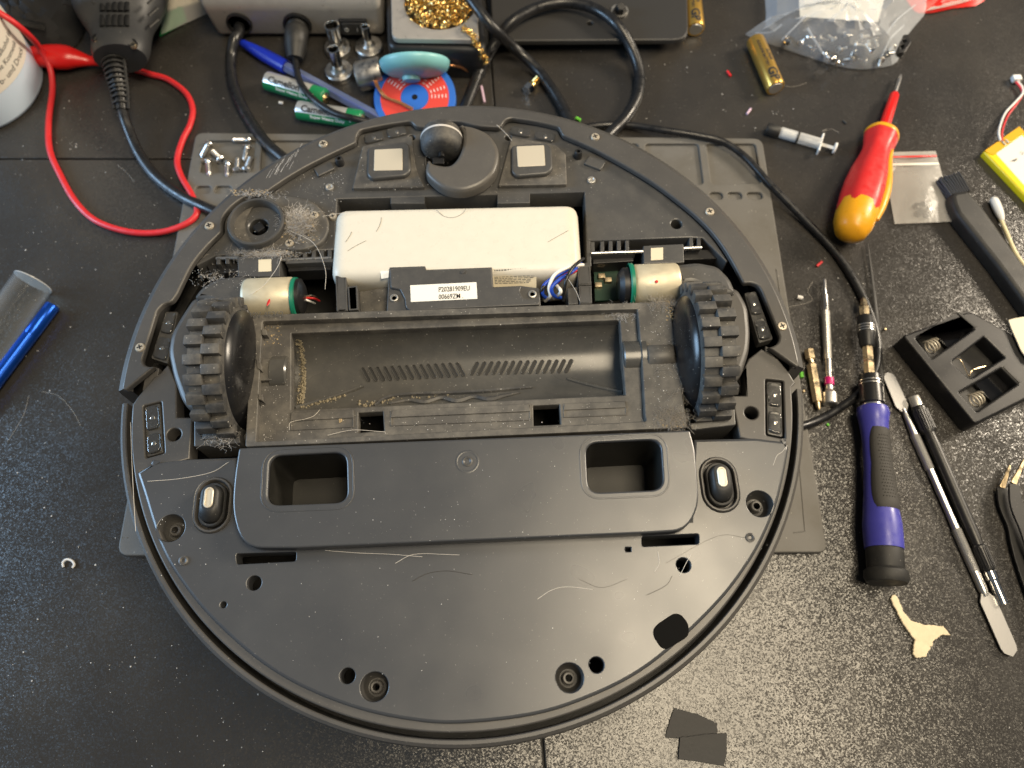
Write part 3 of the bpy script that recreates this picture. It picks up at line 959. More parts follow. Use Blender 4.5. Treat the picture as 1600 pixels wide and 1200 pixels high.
# raised front blocks with the charging magnets
for q in ([(560, 232), (650, 222), (668, 290), (552, 296)], [(789, 222), (868, 228), (886, 292), (776, 298)]):
    pass
for blk, frm, met in (([(566, 228), (644, 212), (650, 262), (664, 292), (550, 294)], [(574, 230), (634, 221), (640, 226), (642, 266), (634, 274), (580, 279), (573, 272)], [(585, 234), (629, 232), (629, 266), (584, 267)]),
                      ([(799, 213), (868, 226), (884, 240), (886, 288), (778, 290), (786, 262)], [(799, 227), (853, 222), (862, 229), (864, 262), (856, 271), (807, 275), (799, 268)], [(807, 229), (850, 227), (852, 259), (809, 261)])):
    bl = plate('magnet_block', rrp(blk, .0955, .001), .0955, .012, 'shell_dusty', robot, bev=.0007)
    fr = plate('magnet_frame', rrp(frm, .0985, .0022, 4), .0985, .004, 'shell', bl, bev=.0012)
    plate('steel_pad', rrp(met, .0985, .0008), .0988, .001, 'contact_metal', bl, bev=.0003)
for q, z in (([(552, 297), (664, 295), (664, 305), (552, 308)], .0900), ([(610, 303), (664, 301), (664, 318), (610, 318)], .0925), ([(776, 293), (886, 291), (886, 301), (776, 303)], .0900), ([(777, 302), (828, 301), (828, 317), (777, 318)], .0925)):
    bar('bay_step', q, z, .012, 'shell')
# posts and small cover pads
for (x, y) in ((532, 256), (903, 245)):
    c = at(x, y, zp)
    lathe('post', [(.0026, -.001), (.0022, .0045), (.0018, .0050), (.0010, .0050), (.0009, .001), (0, .001)], c, (0, 0, 1), 'black_plastic', robot, 18)
for (x, y) in ((515, 293), (924, 282)):
    c = at(x, y, zp)
    lathe('screw_socket', [(.0024, 0), (.0023, .0008), (.0017, .0009), (.0013, .0002), (0, .0002)], c, (0, 0, 1), 'dull_steel', robot, 18, caps=False)
plate('pad', rrp([(490, 265), (518, 253), (524, 266), (498, 278)], zp, .0008), zp + .0016, .002, 'shell', robot, bev=.0006)
plate('pad', rrp([(921, 244), (948, 254), (938, 268), (912, 258)], zp, .0008), zp + .0016, .002, 'shell', robot, bev=.0006)
# caster
cz = .0945
cc = at(722, 249, zp)
lathe('caster_well', [(.0215, .0), (.0213, -.0125), (0, -.0125)], cc, (0, 0, 1), 'inner_black', robot, 44, caps=False)
lathe('caster_collar', [(.0220, .0003), (.0218, .0012), (.0210, .0011), (.0208, -.003)], cc, (0, 0, 1), 'shell', robot, 44, caps=False)
shroud_pts = [(717, 195), (738, 197), (761, 207), (775, 223), (780, 240), (777, 259), (769, 274), (750, 289), (723, 297), (695, 293), (676, 281), (665, 267), (669, 249), (678, 255), (698, 258), (709, 253), (718, 240), (723, 222), (723, 205)]
zs = .1020
sh = [v.to_2d() for v in smooth_path([Vector((*p, 0)) for p in pp(shroud_pts, zs)], 4, True)]
def dome_plate(name, outl, z, drop, depth, mat, parent, rings=7, cen=None):
    outl = clean(outl)
    if area2(outl) < 0: outl.reverse()
    n = len(outl); V, Fc = [], []
    V += [(p.x, p.y, z - depth) for p in outl]
    q = outl
    prof = [(0, -drop), (.0006, -drop * .62), (.0014, -drop * .36), (.0026, -drop * .16), (.0042, -drop * .04)]
    for ins, dz in prof:
        q = offset(outl, ins)
        V += [(p.x, p.y, z + dz) for p in q]
    for r in range(len(prof)):
        for j in range(n):
            k = (j + 1) % n
            Fc.append((r * n + j, r * n + k, (r + 1) * n + k, (r + 1) * n + j))
    s = len(prof) * n
    for t in tessellate_polygon([[Vector((V[s + i][0], V[s + i][1], 0)) for i in range(n)]]):
        Fc.append(tuple(s + i for i in t))
    return mesh_obj(name, V, Fc, mat, parent, angle=60)
shroud = plate('caster_shroud', sh, zs, .0075, 'caster_shroud', robot, bev=.0022, angle=70)
wcen = at(690, 221, .0980)
lathe('caster_wheel', [(.0, -.0084), (.0086, -.0082), (.0108, -.0068), (.0119, -.004), (.0123, 0), (.0119, .004), (.0108, .0068), (.0086, .0082), (0, .0084)], wcen, UY, 'rubber', robot, 44, angle=60)
lathe('wear_band', [(.01212, .0006), (.01235, .0010), (.01228, .0020), (.01200, .0024)], wcen, UY, 'lint_pale', robot, 44, caps=False)
lathe('caster_axle', [(.0018, -.0115), (.0018, -.007)], wcen, UY, 'black_plastic', robot, 14)
plate('axle_clip', rrp([(676, 247), (694, 246), (694, 256), (676, 256)], .097, .0006), .0975, .004, 'black_plastic', robot, bev=.0004)
# battery
bt = (at(527, 325, .0985) + at(897, 317, .0985)) / 2
bl_ = (at(897, 317, .0985) - at(527, 325, .0985)).length + .004
bz = .0985; bh = .036; bd = .0465
bc = bt - UY * (bd / 2 - .001)
ux_b = (at(897, 317, .0985) - at(527, 325, .0985)).normalized(); uy_b = Vector((-ux_b.y, ux_b.x, 0))
V, Fc = rbox_geo((bc.x, bc.y, bz - bh / 2), ux_b, uy_b, UZ, bl_, bd, bh, .0085, 6)
batt = mesh_obj('battery_pack', V, Fc, 'battery_wrap', robot, angle=70)
# connector cover with the serial label
zk = .1005
cov = [(608, 417), (665, 415), (666, 421), (769, 417), (771, 448), (814, 446), (843, 450), (845, 478), (636, 487), (604, 489), (606, 448)]
kc = plate('battery_cover', rrp(cov, zk - .002, .0006), zk - .002, .012, 'shell', robot, bev=.0006)
plate('cover_panel', rrp([(609, 420), (665, 417), (666, 422), (768, 419), (770, 449), (815, 447), (812, 455), (818, 466), (842, 470), (843, 476), (640, 485), (634, 480), (632, 466), (625, 452), (610, 449)], zk, .0008), zk, .0022, 'shell', kc, bev=.0006)
for (x, y) in ((616, 466), (832, 460)):
    lathe('screw_socket', [(.0022, 0), (.0022, .0007), (.0016, .0008), (.0012, 0), (0, 0)], at(x, y, zk - .002), (0, 0, 1), 'dull_steel', kc, 18, caps=False)
lathe('moulded_dot', [(.0013, 0), (.0012, .0004), (0, .0005)], at(723, 425, zk), (0, 0, 1), 'shell', kc, 14, caps=False)
lq = [at(641, 446, zk), at(744.5, 441, zk), at(746, 467, zk), at(642, 472, zk)]
lab = plate('serial_label', [v.to_2d() for v in lq], zk + .00015, .0002, 'label_white', kc, bev=0)
xd = (lq[1] - lq[0]).normalized()
hgt = (lq[0] - lq[3]).length
o0 = at(685, 456, zk + .0003)
text_flat('P20281909EU', .0042, o0, xd, UZ, 'ink', lab, .00002, stretch=.70)
text_flat('00669ZM .', .0042, at(685.5, 467.5, zk + .0003), xd, UZ, 'ink', lab, .00002, stretch=.70)
# maker's label on the battery, upside down, print too small to read
bq = [at(769, 421, .0972), at(838, 417, .0972), at(838, 450, .0900), at(771, 451, .0900)]
mk = mesh_obj('maker_label', [v + Vector((0, -.0004, .0008)) for v in bq], [(0, 1, 2, 3)], 'label_cream', batt, False)
def on_q(t, s): return (bq[0] * (1 - t) + bq[1] * t) * (1 - s) + (bq[3] * (1 - t) + bq[2] * t) * s + Vector((0, -.0005, .00105))
V, Fc = [], []
def stripe(t0, t1, s0, s1):
    b0 = len(V); V.extend([on_q(t0, s0), on_q(t1, s0), on_q(t1, s1), on_q(t0, s1)]); Fc.append((b0, b0 + 1, b0 + 2, b0 + 3))
t = .03
while t < .97:
    w_ = random.choice((.008, .012, .02)); stripe(t, t + w_, .16, .30); t += w_ + random.choice((.008, .012))
for k, s in enumerate((.40, .48, .56, .64, .72)):
    t = .04
    while t < .95 - k * .04:
        w_ = random.uniform(.03, .12); stripe(t, min(t + w_, .96), s, s + .035); t += w_ + .02
t = .05
while t < .95:
    w_ = random.uniform(.02, .06); stripe(t, t + w_, .04, .11); t += w_ + .02
mesh_obj('print_lines', V, Fc, 'ink_soft', batt, False)
plate('maker_label', pp([(594, 422), (608, 421), (607, 434), (596, 436)], .0978), .0980, .0002, 'label_white', batt, bev=0)
# creases in the wrap: fine hairs stuck to it
for hh in ([(682, 328), (694, 338), (708, 340), (722, 334), (728, 326)], [(856, 378), (870, 370), (888, 360)], [(588, 362), (594, 350), (596, 340)], [(543, 392), (556, 384), (572, 376)], [(540, 378), (548, 366), (549, 362)]):
    tube('crease_hair', [at(x, y, bz + .0001) for x, y in hh], .00010, 'ink_soft', batt, 5, 4)
# battery leads
def wire(pix, z, r, mat, name='lead'):
    zz = z if isinstance(z, (list, tuple)) else [z] * len(pix)
    return tube(name, [at(p[0], p[1], h) for p, h in zip(pix, zz)], r, mat, batt, 8, 7)
wire([(905, 408), (890, 420), (866, 433), (850, 446), (848, 460), (857, 468)], [.092, .098, .1005, .100, .097, .091], .0010, 'blue_wire')
wire([(908, 412), (893, 425), (874, 437), (862, 450), (866, 462), (880, 466)], [.092, .099, .1015, .101, .097, .091], .0010, 'blue_wire')
wire([(911, 414), (893, 416), (868, 428), (858, 448), (860, 462), (852, 470)], [.094, .0995, .102, .100, .097, .091], .0010, 'white_wire')
wire([(905, 420), (888, 428), (876, 436), (870, 442)], [.094, .0985, .0995, .096], .0012, 'red_wire')
wire([(912, 404), (895, 418), (884, 440), (880, 470)], [.096, .102, .102, .093], .0009, 'cable_black')
wire([(862, 436), (848, 450), (846, 468)], [.096, .1, .092], .0009, 'cable_black')
wire([(870, 446), (876, 456), (866, 466)], [.099, .1, .092], .0010, 'white_wire')

# ------------------------------------------------------------------ side brush drive
hz = .1005
hc = at(399, 345, hz)
lathe('side_brush_hub', [(.0156, -.012), (.0156, -.0006), (.0152, 0), (.0140, 0), (.0136, -.0006), (.0130, -.0056), (.0060, -.0056), (.0054, -.0062), (.0052, -.0120), (0, -.0120)], hc, (0, 0, 1), 'shell', robot, 52, angle=30)
rbox('drive_shaft', hc + Vector((0, 0, -.0085)), (.0055, .0055, .006), 'black_plastic', robot, .7, .0012)
tear = [(408, 306), (440, 305), (470, 309), (495, 320), (512, 342), (512, 362), (500, 380), (470, 390), (430, 388), (400, 390), (380, 350)]
plate('brush_motor_cover', rr([v.to_2d() for v in smooth_path([Vector((*p, 0)) for p in pp(tear, .096)], 4, True)], 0), .0960, .006, 'shell_dusty', robot, [wc(399, 346, .0985, .0154, 40)], bev=.001)
for (x, y) in ((491, 336), (452, 380)):
    screw_head(x, y, .0961, .0024, robot, 'screw_metal')
screw_head(520, 338, .094, .0022, robot, 'screw_metal')

# ------------------------------------------------------------------ wheel modules
def wheel(cx, cy, side):
    """side +1: the hub dome faces the robot's right (left wheel)"""
    cz = .0945; R = .0345; wid = .0172
    a = UX * side
    cen = Vector((cx, cy, cz))
    # tyre core
    w = lathe('drive_wheel', [(.0, -wid / 2), (.028, -wid / 2), (R - .0006, -wid / 2 + .0008), (R - .0004, wid / 2 - .001), (R - .0035, wid / 2), (0, wid / 2)], cen, a, 'rubber', robot, 64)
    # hub dome, on the inner side
    lathe('hub_dome', [(R - .0035, wid / 2 - .0002), (R - .0042, wid / 2 + .0012), (.026, wid / 2 + .0038), (.018, wid / 2 + .0058), (.008, wid / 2 + .0068), (0, wid / 2 + .0070)], cen, a, 'hub_black', w, 56, angle=70)
    lathe('axle_screw', [(.0024, wid / 2 + .006), (.0024, wid / 2 + .0076), (.0016, wid / 2 + .0078), (.0012, wid / 2 + .007), (0, wid / 2 + .007)], cen, a, 'dull_steel', w, 14)
    # tread blocks: two staggered rows
    N = 24
    bmv, bmf = rbox_geo((0, 0, 0), Vector((1, 0, 0)), Vector((0, 1, 0)), Vector((0, 0, 1)), wid * .52, .0052, .0052, .0008, 2)
    me = bpy.data.meshes.new('tread_block')
    me.from_pydata(bmv, [], bmf); me.update()
    me.polygons.foreach_set('use_smooth', [True] * len(me.polygons)); me.set_sharp_from_angle(angle=radians(35))
    me.materials.append(M['rubber'])
    for row in (-1, 1):
        for k in range(N):
            t = 2 * pi * (k + (.5 if row > 0 else 0)) / N
            rad = UZ * cos(t) + UY * sin(t)
            tan = UY * cos(t) - UZ * sin(t)
            m = Matrix.Identity(4)
            m.col[0][:3] = UX; m.col[1][:3] = tan; m.col[2][:3] = rad
            m.col[3][:3] = cen + UX * row * wid * .245 + rad * (R + .0006)
            m = m @ Matrix.Diagonal((1, random.uniform(.94, 1.06), random.uniform(.95, 1.05), 1))
            o = bpy.data.objects.new('tread_block', me)
            C.objects.link(o); o.parent = w; o.matrix_basis = m
    return w
wheel(-.1462, .1580, 1)
wheel(.0988, .1672, -1)
# fenders and gearboxes
gl = plate('gearbox', rrp([(300, 465), (313, 448), (337, 434), (372, 429), (402, 432), (398, 446), (390, 452), (388, 492), (368, 500), (330, 470)], .1005, .003), .1005, .03, 'shell', robot, bev=.0030, angle=60)
gr = plate('gearbox', rrp([(1040, 414), (1090, 408), (1122, 414), (1142, 434), (1152, 458), (1120, 462), (1082, 440), (1060, 448), (1058, 428)], .1005, .003), .1005, .03, 'shell', robot, bev=.0030, angle=60)
plate('wheel_fender', rrp([(302, 462), (282, 492), (265, 522), (261, 550), (268, 585), (282, 625), (296, 642), (330, 640), (340, 466)], .0975, .004), .0975, .03, 'ring', robot, bev=.003, angle=60)
plate('wheel_fender', rrp([(1136, 446), (1154, 450), (1170, 478), (1174, 520), (1172, 548), (1160, 585), (1148, 598), (1110, 600), (1100, 446)], .0975, .004), .0975, .03, 'ring', robot, bev=.003, angle=60)
plate('well_bracket', rrp([(303, 656), (312, 656), (314, 682), (374, 678), (376, 692), (303, 698)], .0955, .0008), .0955, .02, 'shell', robot, bev=.0006)
plate('well_bracket', rrp([(1078, 661), (1136, 655), (1140, 622), (1147, 622), (1150, 664), (1080, 672)], .0955, .0008), .0955, .02, 'shell', robot, bev=.0006)
# bumper hinge wedges by the ring ends
plate('hinge_wedge', rrp([(236, 572), (249, 575), (246, 592), (226, 612), (222, 610), (226, 590)], .0925, .0006), .0925, .01, 'ring', robot, bev=.0005)
plate('hinge_wedge', rrp([(1196, 540), (1207, 545), (1214, 570), (1222, 578), (1214, 576), (1194, 556)], .0925, .0006), .0925, .01, 'ring', robot, bev=.0005)
# drive motors
def motor(p0, p1, ring_at, z, r):
    a = at(*p0, z); L = (at(*p1, z) - a).dot(UX)
    mo = lathe('drive_motor', [(r - .002, 0), (r - .0006, .0006), (r, .0022), (r, L - .0012), (r - .0008, L), (r - .003, L + .0002)], a, UX, 'motor_metal', robot, 44, angle=50)
    g0, g1 = ring_at
    A = at(g0, p0[1], z); LL = (at(g1, p0[1], z) - A).dot(UX)
    lathe('insulating_ring', [(r + .0003, 0), (r + .0008, LL * .3), (r + .0006, LL), (r - .002, LL)], A, UX, 'green_ring', mo, 44, caps=False)
    return mo
mo = motor((384, 468), (461, 464), (460, 466), .0935, .0112)
along_x('motor_cap', (465, 464), (476, 463), [(.0100, 0), (.0098, .6), (.0070, 1), (.0, 1)], .0935, 'black_plastic', mo)
text_cyl('30V 4E362', .0042, at(398, 488, .0935), UX, UY, .01125, 'ink_soft', mo, t0=-.75)
s_ = at(417, 478, .1046); tube('red_mark', [s_, s_ + Vector((.0006, .002, 0)), s_ + Vector((.0010, .0040, .0002))], [.0003, .0008, .0003], 'red_wire', mo, 6, 3, .3)
mo = motor((986, 446), (1058, 444), (981, 988), .0935, .0112)
along_x('motor_cap', (966, 447), (982, 446), [(.0, 0), (.0070, 0), (.0098, .4), (.0100, 1)], .0935, 'black_plastic', mo)
lathe('red_mark', [(.0009, 0), (.0007, .0003), (0, .0004)], at(1026, 440, .1044), (0, 0, 1), 'red_wire', mo, 12)
for (x, y, mt) in ((486, 462, 'brass_pale'), (489, 466, 'red_wire'), (482, 470, 'white_wire')):
    tube('motor_lead', [at(472, 466, .090), at(x, y, .089), at(x + 10, y + 4, .082)], .0006, mt, robot, 6, 5)
for (x, y) in ((940, 432), (950, 438), (935, 446)):
    rbox('circuit_part', at(x, y, .080), (.004, .003, .0024), 'brass_pale', robot, YAW, .0004)
plate('circuit_board', pp([(928, 425), (966, 423), (968, 468), (930, 470)], .079), .079, .0016, 'board_green', robot, bev=0)

# ------------------------------------------------------------------ lint, hair and grit caught on the robot
def fibres(name, centre_px, z, spread_, n, length, r, mat, parent, rise=.004):
    V, Fc = [], []
    for k in range(n):
        x = centre_px[0] + random.gauss(0, spread_[0]); y = centre_px[1] + random.gauss(0, spread_[1])
        p = at(x, y, z + random.random() * rise * .5)
        d = Vector((random.gauss(0, 1), random.gauss(0, 1), random.gauss(0, .3))).normalized()
        pts = [p]
        L = length * random.uniform(.4, 1.4)
        for i in range(5):
            d = (d + Vector((random.gauss(0, .55), random.gauss(0, .55), random.gauss(0, .3)))).normalized()
            q = pts[-1] + d * L / 5
            q.z = min(max(q.z, z + .0001), z + rise)
            pts.append(q)
        v, f = tube_geo(pts, r, 3, caps=False)
        b0 = len(V); V += v; Fc += [tuple(b0 + i for i in ff) for ff in f]
    o = mesh_obj(name, V, Fc, mat, parent)
    o['kind'] = 'stuff'
    return o
fibres('hair_tuft', (468, 348), .0962, (6, 8), 380, .009, 0.000043, 'lint_pale', robot, .0035)
fibres('hair_tuft', (472, 350), .0962, (6, 6), 460, .006, 0.000074, 'lint', robot, .0045)
fibres('hair_tuft', (454, 345), .0962, (3, 9), 120, .008, 0.000043, 'lint_pale', robot, .002)
fibres('hair_tuft', (405, 396), .0935, (24, 3), 420, .004, 0.000062, 'lint', robot, .003)
fibres('hair_tuft', (420, 395), .0940, (20, 2.5), 320, .005, 0.000050, 'lint_pale', robot, .003)
fibres('hair_tuft', (396, 303), .0973, (20, 1.6), 110, .004, 0.000043, 'lint_pale', robot, .0015)
fibres('hair_tuft', (340, 436), .0985, (16, 6), 90, .004, 0.000043, 'lint_pale', robot, .0012)
fibres('hair_tuft', (1042, 474), .1005, (16, 3), 240, .005, 0.000056, 'lint', robot, .0015)
fibres('hair_tuft', (1058, 600), .0985, (4, 40), 192, .012, 0.000050, 'lint', robot, .003)
fibres('hair_tuft', (1050, 655), .1006, (14, 7), 416, .004, 0.000056, 'lint', robot, .0015)
fibres('hair_tuft', (975, 487), .0962, (18, 3), 144, .006, 0.000050, 'lint_pale', robot, .0012)
fibres('hair_tuft', (345, 684), .0960, (14, 6), 96, .005, 0.000043, 'lint_pale', robot, .003)
def grit(name, regions, mat, size, parent, n):
    V, Fc = [], []
    for k in range(n):
        (x0, y0, x1, y1, z) = random.choice(regions)
        c = at(random.uniform(x0, x1), random.uniform(y0, y1), z)
        r = size * random.choice((.5, .6, .8, 1, 1.5))
        a = random.random() * 6.28; e = random.uniform(.5, 1)
        b0 = len(V)
        for i in range(5):
            t = a + 2 * pi * i / 5
            V.append(c + Vector((r * cos(t), r * e * sin(t), 0)))
        V.append(c + Vector((0, 0, r * .6)))
        for i in range(5): Fc.append((b0 + i, b0 + (i + 1) % 5, b0 + 5))
    o = mesh_obj(name, V, Fc, mat, parent)
    o['kind'] = 'stuff'
grit('dust_grains', [(400, 870, 1100, 1060, ZC), (400, 870, 1100, 1060, ZC), (240, 740, 360, 900, ZC), (1100, 700, 1200, 880, ZC), (580, 700, 900, 840, ZD), (400, 795, 1050, 845, ZD)], 'speck_white', .00015, robot, 240)
grit('dust_grains', [(400, 502, 450, 690, .0958), (460, 648, 990, 680, .0964), (1015, 480, 1060, 660, ZF), (300, 420, 400, 450, .1005), (560, 235, 900, 300, .0956), (460, 260, 540, 320, .093), (360, 300, 520, 395, .0962)], 'speck_white', .00016, robot, 800)
grit('grit_crumbs', [(400, 388, 460, 402, .0945), (1030, 650, 1068, 668, .1006), (1040, 470, 1052, 500, .1006), (440, 330, 500, 380, .0985), (360, 296, 420, 306, .0972), (402, 500, 440, 540, .0958), (530, 655, 534, 660, .0966)], 'crumb', .0004, robot, 420)
def hair(pix, z, r=.00011, mat='hair_pale', name='hair_strand', par=robot):
    return tube(name, [at(x, y, z + .0001) for x, y in pix], r, mat, par, 5, 6)
hair([(618, 880), (640, 868), (662, 865), (690, 866), (718, 867)], ZC); hair([(508, 860), (560, 864), (610, 866), (660, 870)], ZC)
hair([(840, 936), (862, 922), (886, 917), (926, 921)], ZC); hair([(644, 908), (668, 896), (700, 892), (738, 898)], ZC, mat='hair_dark')
hair([(230, 752), (280, 748), (330, 738), (357, 722)], ZC); hair([(204, 660), (206, 720), (209, 780), (212, 830)], ZP)
hair([(1208, 727), (1214, 712), (1222, 706), (1230, 696)], ZC); hair([(1062, 900), (1072, 880), (1080, 866)], ZC)
hair([(1023, 893), (1030, 880), (1028, 862)], ZC); hair([(1010, 930), (1040, 915), (1050, 900)], ZC, mat='hair_dark')
hair([(452, 672), (454, 660), (476, 655), (490, 650), (500, 640)], zl + .001); hair([(512, 680), (550, 672), (590, 674), (602, 675)], zl + .001)
hair([(392, 460), (412, 446), (432, 420), (440, 402)], .1046); hair([(504, 338), (540, 332), (560, 330)], .1)
hair([(452, 360), (490, 380), (508, 420), (508, 452)], .0985); hair([(776, 195), (790, 208), (800, 220)], .0985)
hair([(1040, 880), (1120, 838), (1165, 840)], ZC, .00006, 'hair_dark'); hair([(905, 905), (940, 918), (980, 905)], ZC, .00007, 'hair_dark')
hair([(884, 430), (900, 455), (906, 470)], .1025, .0001)
hair([(1062, 560), (1068, 600), (1058, 650), (1052, 668)], .1); hair([(1064, 580), (1060, 630), (1066, 660)], .1, .0001)

# pale scuffs on the bumper
V, Fc = [], []
for k in range(26):
    x = random.gauss(445, 12); y = 254 - (x - 445) * .62 + random.gauss(0, 4)
    p = at(x, y, ZR + .00006); d_ = Vector((.35, 1, 0)).normalized() * random.uniform(.001, .0035); w_ = Vector((.00006, -.00003, 0))
    b0 = len(V); V += [p - d_ - w_, p + d_ - w_, p + d_ + w_, p - d_ + w_]; Fc.append((b0, b0 + 1, b0 + 2, b0 + 3))
o = mesh_obj('scuff_marks', V, Fc, 'lint_pale', robot, False); o['kind'] = 'stuff'
# ================================================================== things on the desk
def at3(p): return at(*p)
def cyl_between(name, p, q, prof, mat, parent, n=24, angle=35):
    """prof (radius, fraction 0..1) between two world points"""
    p, q = Vector(p), Vector(q)
    L = (q - p).length
    return lathe(name, [(r, f * L) for r, f in prof], p, q - p, mat, parent, n, angle)

# ---- screws in the tray
def tap_screw(head_px, tip_px, z, label, group, root_name='self_tapping_screw', rs=.0019, rh=.0034, mat='steel', dz=0.0):
    h = at(*head_px, z + dz); t = at(*tip_px, z)
    root = thing(root_name, ((h + t) / 2).to_2d().to_3d() + Vector((0, 0, z - .002)), label, 'screw', group)
    L = (t - h).length
    prof = [(rs, 0)]
    nth = 8
    for i in range(nth):
        f = .1 + .78 * i / nth
        prof += [(rs * .78, f), (rs * 1.12, f + .045)]
    prof += [(rs * .7, .92), (.0004, 1.0)]
    cyl_between('thread', h, t, prof, mat, root, 12, 20)
    d = (t - h).normalized()
    lathe('head', [(0, -.0019), (rh * .7, -.0017), (rh, -.0007), (rh, 0), (rh * .5, .0002)], h, d, mat, root, 16)
    lathe('cross_recess', [(rh * .35, -.00175), (rh * .35, -.00195), (0, -.00196)], h, d, 'gap_black', root, 4)
    return root
zt = .0048
G = 'screws lying in the mat tray'
for hp, tp, lab, dz in (
    ((389, 219), (362, 219), 'steel screw lying crosswise at the top of the mat tray', 0),
    ((326, 226), (315, 246), 'leftmost steel screw in the mat tray, pointing down left', 0),
    ((345, 249), (330, 235), 'steel screw slanting down right in the middle of the mat tray', .0008),
    ((325, 253), (328, 275), 'upright steel screw at the lower left corner of the mat tray', 0),
    ((356, 256), (356, 277), 'steel screw with tip at the tray\'s lower edge, centre of the heap', 0),
    ((371, 266), (372, 246), 'steel screw with head down, left of the two on the right of the tray', 0),
    ((386, 231), (382, 252), 'steel screw under the top crosswise one at the tray\'s right', .0),
    ((385, 265), (393, 244), 'rightmost steel screw in the mat tray, head towards the robot', .001)):
    tap_screw(hp, tp, zt - .0004, lab, G, dz=dz)

# ---- cables
def cable(name, pix, r, mat, label, z=None, n=12, sub=8, cat='cable'):
    pts = [at(p[0], p[1], p[2] if len(p) > 2 else r) for p in pix]
    o = tube(name, pts, r, mat, None, n, sub)
    return tag(o, label, cat)

# ---- solvent bottle at the left edge
bx, by = at(-27, 138, 0).to_2d()
Rb = .0470
bot = thing('solvent_bottle', (bx, by, 0), 'translucent white bottle of isopropyl cleaner with beige text label at the left edge', 'bottle')
lathe('bottle_body', [(0, 0), (Rb - .004, 0), (Rb - .001, .0012), (Rb, .004), (Rb, .125), (Rb * .9, .140), (.018, .155), (.016, .160), (.016, .175), (0, .175)], (bx, by, 0), (0, 0, 1), 'bottle', bot, 64, angle=50)
lathe('bottle_label', [(Rb + .0003, .026), (Rb + .0003, .110)], (bx, by, 0), (0, 0, 1), 'bottle_label', bot, 64, angle=50, caps=False)
lathe('bottle_cap', [(.018, .160), (.018, .182), (0, .182)], (bx, by, 0), (0, 0, 1), 'label_white', bot, 32)
for body, h, s, t1, sh_ in (('ISOPROPYL - ISOPROPYL', .076, .0072, .30, .25), ('ISOPROPYL - ISOPROPYL', .067, .0072, .22, .25), ('- ISOPROPYL', .058, .0072, .02, .25), ('Reinigungsalkohol für', .0455, .0056, .22, 0), ('Haushalt, Küche Kosmetik', .0385, .0056, .14, 0), ('Entfernung von Farb- und Druck', .0305, .0064, .18, 0)):
    # lines end towards the visible right side of the bottle
    V_, F_ = text_geo(body, s, 0, sh_)
    wdt = max(v[0] for v in V_)
    text_cyl(body, s, (bx, by, h), (0, 0, 1), (cos(t1), sin(t1), 0), Rb + .0005, 'ink_soft', bot, t0=-wdt / Rb, around=True, shear=sh_)

# ---- red clip lead
lead = thing('test_lead', at(120, 95, 0), 'red clip lead with rubber boot looping across the desk at left', 'test lead')
tube('wire', [at(-10, 14, .062), at(20, 34, .054), at(45, 55, .040), at(62, 75, .022), at(78, 105, .010), at(82, 140, .004), at(76, 190, .003), at(78, 235, .003), at(95, 275, .003), at(118, 315, .003), at(150, 345, .003), at(200, 362, .003), at(250, 363, .0035), at(290, 350, .0065), at(308, 332, .007), at(300, 305, .007), at(283, 275, .004), at(277, 250, .003), at(285, 220, .003), at(297, 195, .003), at(301, 170, .003), at(290, 145, .003), at(262, 124, .003), at(235, 116, .003), at(205, 107, .003), at(180, 104, .004)], .0022, 'red_cable', lead, 12, 7)
tube('clip_boot', [at(34, 92, .0095), at(44, 91, .0095), at(60, 88, .0095), at(85, 89, .010), at(105, 90, .0095), at(122, 92, .008), at(140, 95, .006), at(158, 96, .005)], [.0045, .0072, .0084, .0098, .0094, .0068, .0042, .0038], 'red_boot', lead, 18, 5, .85)

# ---- hot air handle, top left
hand = thing('hot_air_gun', at(190, 60, 0), 'black hot air handpiece with vent slots and ribbed cable sleeve at top left', 'handpiece')
hzc = .030
axis_px = [(188, 92), (189, 80), (190, 62), (190, 45), (189, 22), (188, 0), (187, -30), (186, -60)]
rad = [.0185, .0205, .0212, .0235, .0300, .0345, .0360, .0350]
tube('handle_body', [at(x, y, hzc) for x, y in axis_px], rad, 'handle_grey', hand, 36, 5, .74, up=UZ)
def handle_top(px, py):
    """height of the handle's upper side under a photo point"""
    z = hzc + .02
    for _ in range(6):
        p = at(px, py, z)
        best = min(range(len(axis_px) - 1), key=lambda i: abs((at(*axis_px[i], hzc).y + at(*axis_px[i + 1], hzc).y) / 2 - p.y))
        a_, b_ = at(*axis_px[best], hzc), at(*axis_px[best + 1], hzc)
        f = min(max((p.y - a_.y) / max(b_.y - a_.y, 1e-6), 0), 1)
        R_ = rad[best] * (1 - f) + rad[best + 1] * f
        cx_ = a_.x * (1 - f) + b_.x * f
        q = max(0, 1 - ((p.x - cx_) / R_) ** 2)
        z = hzc + R_ * .74 * math.sqrt(q)
    return z
for yy0, yy1 in ((4, 17), (24, 41)):
    for k in range(5):
        x = 160 + k * 9.5
        z0 = handle_top(x, (yy0 + yy1) / 2)
        p0, p1 = at(x, yy0, z0), at(x, yy1, z0)
        tube('vent_slot', [p0 + Vector((0, 0, .0001)), (p0 + p1) / 2 + Vector((0, 0, .0004)), p1 + Vector((0, 0, .0001))], .0020, 'gap_black', hand, 8, 3, .45)
for sgn in (-1, 1):
    for k in range(3):
        x = 190 + sgn * (48 + 1 * k); y = 4 + k * 18 - 4
        z0 = handle_top(x, y)
        p0 = at(x - 7, y + 6 * -sgn * -1, z0 + .0002); p1 = at(x + 7, y - 6 * -sgn * -1, z0 + .0002)
        tube('grip_groove', [p0, (p0 + p1) / 2, p1], .0014, 'panel_grey', hand, 8, 3, .45)
